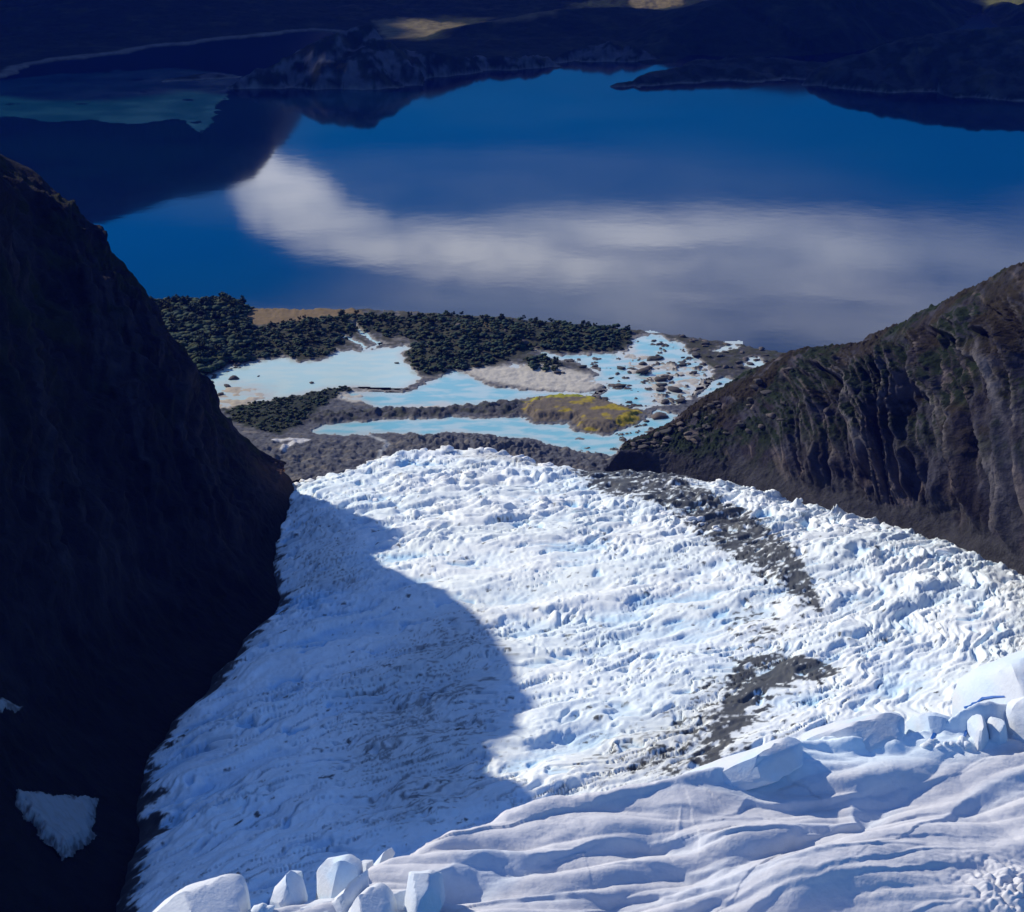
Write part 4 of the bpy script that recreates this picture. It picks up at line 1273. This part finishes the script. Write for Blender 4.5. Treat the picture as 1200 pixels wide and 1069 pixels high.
CHK = [rock_mesh('ice_chunk', 340 + k, 2, (1, 0.8, 0.8), 0.4, 8, M_SNOW, (0.62, 0.68, 0.74)) for k in range(5)]
SNOW_BVH = BVHTree.FromPolygons([v.co for v in snowfield.data.vertices], [tuple(p.vertices) for p in snowfield.data.polygons])
for (u0, v0, su, sv_, n, s0, s1, lb) in [(300, 1063, 26, 5, 26, 0.5, 1.4, 'small ice chunk in the sunlit rubble between the lower left blocks'), (1110, 872, 30, 4, 12, 0.5, 1.3, 'small ice chunk at the foot of the right ice wall')]:
    for k in range(n):
        u, v = rg.gauss(u0, su * 0.6), rg.gauss(v0, sv_ * 0.7)
        r_ = Vector(ray(u, v)).normalized()
        hit = SNOW_BVH.ray_cast(Vector((0, 0, H)), r_)[0]
        if hit is None: hit = Vector(on_snow(u, v)) - Vector((0, 0, 2.0))
        s_ = rg.uniform(s0, s1)
        o = link('ice_chunk', CHK[rg.randrange(5)])
        o.location = hit - Vector((0, 0, s_ * 0.12))
        o.scale = (s_ * rg.uniform(0.8, 1.4), s_ * rg.uniform(0.7, 1.2), s_ * rg.uniform(0.6, 1.1))
        o.rotation_euler = (rg.uniform(-.5, .5), rg.uniform(-.5, .5), rg.uniform(0, 6.28))
        tag(o, lb, 'ice chunk', lb.replace('small ', '').replace('chunk', 'chunks').replace('lump', 'lumps').replace('crumb', 'crumbs'))

# ------------------------------------------------------------------ boulders
M_STONE = mat('dark_stone', 0.9, var=0.35, var_scale=0.8, bump=0.6, bump_scale=0.8, bump_dist=0.5)
BLD = [rock_mesh('boulder', 70 + k, 2, (1, 0.8, 0.62), 0.45, 6, M_STONE, c) for k, c in enumerate([(0.075, 0.065, 0.065), (0.05, 0.047, 0.05), (0.10, 0.085, 0.078), (0.06, 0.055, 0.05), (0.045, 0.045, 0.045)])]


def boulder(u, v, s, label, group=None, zs=0.6, k=None, z=None):
    P = at_z(u, v, 3.0)
    if z is None: z = float(delta_height(np.array([[float(u)]]), np.array([[float(v)]]))[0][0, 0])
    o = link('boulder', BLD[rg.randrange(5) if k is None else k])
    o.location = (P[0], P[1], max(z, POOL_Z - 0.4) + s * 0.15)
    o.scale = (s * rg.uniform(0.9, 1.4), s * rg.uniform(0.8, 1.2), s * zs * rg.uniform(0.9, 1.4))
    o.rotation_euler = (0, 0, rg.uniform(0, 6.28))
    return tag(o, label, 'boulder', group)


for u, v, s, lb in [(768, 420, 10, 'large brown boulder standing highest in the turquoise shallows'), (755, 437, 9, 'wide dark boulder below the large brown one in the shallows'), (775, 445, 8, 'dark boulder in the middle of the shallows'),
                    (790, 457, 9, 'dark boulder at the lower right of the shallows'), (773, 488, 11, 'big dark boulder in the lagoon channel'), (738, 477, 4, 'lone dark stone at the tip of the mossy mound'), (758, 493, 4.5, 'small stone left of the big lagoon boulder'),
                    (765, 506, 7, 'boulder at the lower end of the lagoon channel'), (612, 405, 9, 'dark rock at the near edge of the middle wood'), (465, 425, 4, 'single dark stone at the right of the pale pool'),
                    (273, 443, 7, 'larger black rock at the left shore of the pale pool'), (266, 452, 5, 'pointed black stone near the left sand flat'), (365, 448, 4.5, 'small flat stone in the middle of the pale pool'), (258, 462, 5, 'flat dark stone on the tan sand flat'),
                    (303, 440, 2.6, 'tiny stone left of the middle of the pale pool'), (477, 456, 4, 'stone at the narrows between pale and turquoise pool'), (248, 447, 4.5, 'low stone at the far left corner of the pale pool')]:
    boulder(u, v, s, lb)
CNAME = ['around the wide dark boulder', 'in the middle', 'at the lower right', 'around the large brown boulder', 'below the wide dark boulder', 'beside the mossy mound', 'right of the mossy mound', 'against the right mountain slope', 'at the right shore', 'by the small hillside pool', 'left of the braided channels', 'at the wood edge', 'on the sand bar tip', 'at the upper shore', 'under the lake shore rocks']
CLUMPS = [(752, 432, 16), (776, 440, 14), (782, 456, 16), (762, 418, 12), (744, 455, 8), (705, 468, 14), (735, 473, 12), (790, 470, 12), (800, 425, 10), (818, 437, 9), (690, 430, 10), (668, 423, 10), (655, 437, 8), (722, 408, 8), (775, 402, 8)]
for k in range(110):
    ci = rg.randrange(len(CLUMPS)) if k < 92 else -1
    cu_, cv2, sp = CLUMPS[ci] if ci >= 0 else (740, 440, 60)
    u, v = cu_ + rg.gauss(0, sp * 0.55), cv2 + rg.gauss(0, sp * 0.16)
    boulder(u, v, rg.choice((1.5, 2, 2.6, 3.4, 4.6, 6)) * rg.uniform(0.8, 1.25), 'dark boulder in the shallows, in the cluster ' + CNAME[ci] if ci >= 0 else 'dark stray boulder standing apart in the turquoise shallows', 'boulders in the turquoise shallows', 0.5)
for k in range(46):
    u = rg.uniform(800, 930)
    v = 392 + (u - 800) * 0.17 + rg.uniform(2, 34)
    boulder(u, v, rg.uniform(2.5, 6.5), 'dark boulder among the rocks of the right lake shore, ' + ('close to the turquoise shallows' if u < 840 else 'around the narrow pale pool' if u < 885 else 'near the right mountain'), 'boulders of the right lake shore')
for k in range(26):
    u = rg.uniform(232, 300)
    v = 450 - (u - 232) * 0.36 + rg.uniform(-12, -1)
    boulder(u, v, rg.uniform(2, 5), 'dark boulder between the left wood and the pale pool, ' + ('beside the dark mountain' if u < 255 else 'beside the black rock' if u < 278 else 'toward the middle of the shore'), 'boulders by the pale pool')
for k in range(24):
    u = rg.uniform(520, 720)
    boulder(u, 380 + rg.uniform(0, 40), rg.uniform(2, 4.5), 'grey boulder among the trees of the middle wood, ' + ('left end' if u < 580 else 'centre' if u < 650 else 'right end'), 'boulders in the middle wood')
# boulders on the lower right slope
V3 = RP[60:140, 20:230].reshape(-1, 3)
for k in range(60):
    p = V3[rg.randrange(len(V3))]
    s = rg.uniform(2.5, 6.5)
    o = link('boulder', BLD[rg.randrange(5)])
    o.location = (p[0], p[1], p[2] + s * 0.2)
    o.scale = (s * rg.uniform(0.9, 1.5), s, s * rg.uniform(0.5, 0.9))
    o.rotation_euler = (rg.uniform(-.3, .3), rg.uniform(-.3, .3), rg.uniform(0, 6.28))
    tag(o, 'dark boulder on the scrubby right mountain slope, ' + ('just above the lagoon' if p[2] < 40 else 'halfway up' if p[2] < 85 else 'near the ridge'), 'boulder', 'boulders on the right slope')

# ------------------------------------------------------------------ trees
def leaf_mat(name, c):
    return mat(name, 0.85, base=c, var=0.5, var_scale=0.9, spec=0.15)


M_LEAF = [leaf_mat('dark_evergreen_leaf', (0.018, 0.040, 0.030)), leaf_mat('olive_leaf', (0.032, 0.044, 0.018)), leaf_mat('deep_green_leaf', (0.022, 0.046, 0.026))]
M_BARK = mat('grey_bark', 0.9, base=(0.07, 0.06, 0.05), var=0.3, var_scale=1.0)


def crown_arrays(seed, n_leaf=150, lobes=7):
    r_ = np.random.default_rng(seed)
    V, F = [], []
    for k in range(lobes):
        a = r_.uniform(0, 6.28)
        rr = r_.uniform(0.0, 0.30)
        c = np.array([rr * math.cos(a), rr * math.sin(a), r_.uniform(0.36, 0.86)])
        rad = r_.uniform(0.15, 0.26) * (1.15 - 0.55 * (c[2] - 0.36) / 0.5)
        for j in range(n_leaf // lobes):
            d = r_.normal(size=3); d /= np.linalg.norm(d)
            p = c + d * rad * r_.uniform(0.55, 1.05) * np.array([1, 1, 0.8])
            t = np.cross(d, r_.normal(size=3)); t /= np.linalg.norm(t) + 1e-9
            b = np.cross(d, t) + 0.4 * r_.normal(size=3)
            s = r_.uniform(0.04, 0.075)
            i = len(V)
            V += [p - t * s, p + b * s * 0.9, p + t * s, p - b * s * 0.9]
            F.append((i, i + 1, i + 2, i + 3))
    return np.array(V), np.array(F)


def trunk_mesh():
    bm = bmesh.new()
    prev = None
    for z, r_ in ((0, 0.045), (0.25, 0.032), (0.6, 0.014)):
        ring = [bm.verts.new((r_ * math.cos(t * 1.2566), r_ * math.sin(t * 1.2566), z)) for t in range(5)]
        if prev:
            for k in range(5): bm.faces.new((prev[k], prev[(k + 1) % 5], ring[(k + 1) % 5], ring[k]))
        prev = ring
    for k in range(3):
        a = k * 2.1
        b0 = bm.verts.new((0.015, 0, 0.34 + 0.06 * k)); b1 = bm.verts.new((0, 0.015, 0.36 + 0.06 * k))
        e = bm.verts.new((0.24 * math.cos(a), 0.24 * math.sin(a), 0.56 + 0.06 * k))
        bm.faces.new((b0, b1, e))
    me = bpy.data.meshes.new('trunk')
    bm.to_mesh(me); bm.free()
    me.materials.append(M_BARK)
    return me


TRUNK = trunk_mesh()
CROWNS = []
for k in range(6):
    cv, cf = crown_arrays(800 + k, 300)
    me = mesh_from('crown', cv, cf, smooth=False)
    me.materials.append(M_LEAF[k % 3])
    CROWNS.append(me)


def point_in(u, v, pl):
    return float(poly_sdf(np.array([float(u)]), np.array([v * 2.2]), [(a, b * 2.2) for a, b in pl])[0])


def dz(u, v):
    return delta_height(np.asarray(u, float), np.asarray(v, float))[0]


# candidate sites for the woods
cu, cv_ = RNG.uniform(140, 745, 14000), RNG.uniform(352, 510, 14000)
ff = delta_fields(cu[None], cv_[None])
hz = delta_height(cu[None], cv_[None], ff)[0][0]
ok = (ff['wood'][0] > -0.5) & (ff['pool'][0] < -1.0) & (ff['coast'][0] > 2)
thin = fbm(cu / 26, cv_ / 7, 3, 3, 811)
ok &= (RNG.uniform(0, 1, 14000) < np.where(thin > -0.25, 1.0, 0.35))
cu, cv_, hz = cu[ok], cv_[ok], hz[ok]
ht = np.where(cu < 292, 7 + 9 * RNG.uniform(0, 1, len(cu)) ** 1.4, 3.2 + 6.5 * RNG.uniform(0, 1, len(cu)) ** 1.8)
ht = np.where(cv_ > 450, RNG.uniform(2.5, 5, len(cu)), ht)
ht = ht * (1 + 0.45 * np.clip(fbm(cu / 20, cv_ / 6, 8.0, 3, 813), -1, 1))
cap = min(len(cu), 3600)
cu, cv_, hz, ht = cu[:cap], cv_[:cap], hz[:cap], ht[:cap]
order = np.argsort(-ht + 0.02 * (cv_ - 430))


def zone_label(u, v, h):
    size = 'tallest' if h > 12.5 else 'tall' if h > 8.5 else 'mid-sized' if h > 6 else 'small'
    if v > 450: return size + ' olive bush in the thicket below the pale pool', 'bushes below the pale pool'
    if u < 292:
        row = 'on the lake side of the left wood' if v < 366 else 'in the heart of the left wood' if v < 395 else 'at the pool side of the left wood'
        col_ = 'close against the dark mountain' if u < 215 else 'away from the dark mountain' if u < 255 else 'near the tan grass bank'
        return size + ' evergreen ' + row + ', ' + col_, 'trees of the left wood'
    if u < 475:
        row = 'along the tan grass bank' if v < 380 else 'around the milky stream' if u > 390 else 'along the edge of the pale pool'
        return size + ' dark tree in the belt of wood ' + row, 'trees behind the pale pool'
    row = 'on the lake shore' if v < 385 else 'above the sand bar' if v > 412 else 'midway up the rise'
    col_ = 'left end' if u < 560 else 'centre' if u < 650 else 'right end'
    return size + ' tree of the middle wood ' + row + ', ' + col_, 'trees of the middle wood'


mass_v, mass_f, base_i = [], [], 0
n_ind = 0
def bush_arrays(seed):
    r_ = np.random.default_rng(seed)
    bm = bmesh.new(); bmesh.ops.create_icosphere(bm, subdivisions=1, radius=1.0)
    sv = np.array([v.co for v in bm.verts]); st = np.array([[v.index for v in f.verts] for f in bm.faces]); bm.free()
    V, F, b_ = [], [], 0
    for k in range(3):
        a = r_.uniform(0, 6.28)
        c = np.array([0.16 * math.cos(a), 0.16 * math.sin(a), r_.uniform(0.4, 0.72)])
        d = r_.uniform(0.75, 1.3, (len(sv), 1))
        V.append(sv * d * r_.uniform(0.19, 0.28) * np.array([1, 1, 0.95]) + c); F.append(st + b_); b_ += len(sv)
    return np.concatenate(V), np.concatenate(F)


LOW = [bush_arrays(900 + k) for k in range(8)]
zone = np.where(cv_ > 450, 3, np.where(cu < 292, 0, np.where(cu < 475, 1, 2)))
quota, chosen = {0: 130, 1: 65, 2: 75, 3: 20}, set()
for i in order:
    if quota[int(zone[i])] > 0 and rg.random() < 0.75:
        quota[int(zone[i])] -= 1
        chosen.add(int(i))
for rank, i in enumerate(order):
    P = at_z(cu[i], cv_[i], 3.0)
    z = hz[i]
    s = ht[i]
    if int(i) in chosen:
        lb, g = zone_label(cu[i], cv_[i], s)
        t = empty('evergreen_tree', (P[0], P[1], z - 0.3))
        t.rotation_euler = (0, 0, rg.uniform(0, 6.28))
        t.scale = (s * rg.uniform(0.95, 1.3), s * rg.uniform(0.95, 1.3), s)
        tag(t, lb, 'tree', g)
        link('crown', CROWNS[rg.randrange(6)], None, t)
        link('trunk', TRUNK, None, t)
    else:
        cvx, cfx = LOW[rg.randrange(8)]
        a = rg.uniform(0, 6.28)
        ca, sa = math.cos(a), math.sin(a)
        q = cvx * np.array([s * 1.75, s * 1.75, s])
        q = np.stack([q[:, 0] * ca - q[:, 1] * sa + P[0], q[:, 0] * sa + q[:, 1] * ca + P[1], q[:, 2] + z - 0.3 - 0.2 * s], -1)
        mass_v.append(q); mass_f.append(cfx + base_i); base_i += len(q)
wood = link('woodland', mesh_from('woodland', np.concatenate(mass_v), None, smooth=True, tris=np.concatenate(mass_f)), M_LEAF[1])
for m_ in (M_LEAF[0], M_LEAF[2]): wood.data.materials.append(m_)
np_ = len(wood.data.polygons)
wood.data.polygons.foreach_set('material_index', np.repeat(RNG.integers(0, 3, np_ // 240 + 1), 240)[:np_].astype(np.int32))
tag(wood, 'dense low dark woodland covering the delta behind the pools', 'woodland', kind='stuff')
print('trees', len(cu), 'objects', len(bpy.data.objects), 'tris', sum(len(o.data.polygons) * 2 for o in bpy.data.objects if o.type == 'MESH' and o.data.users == 1))
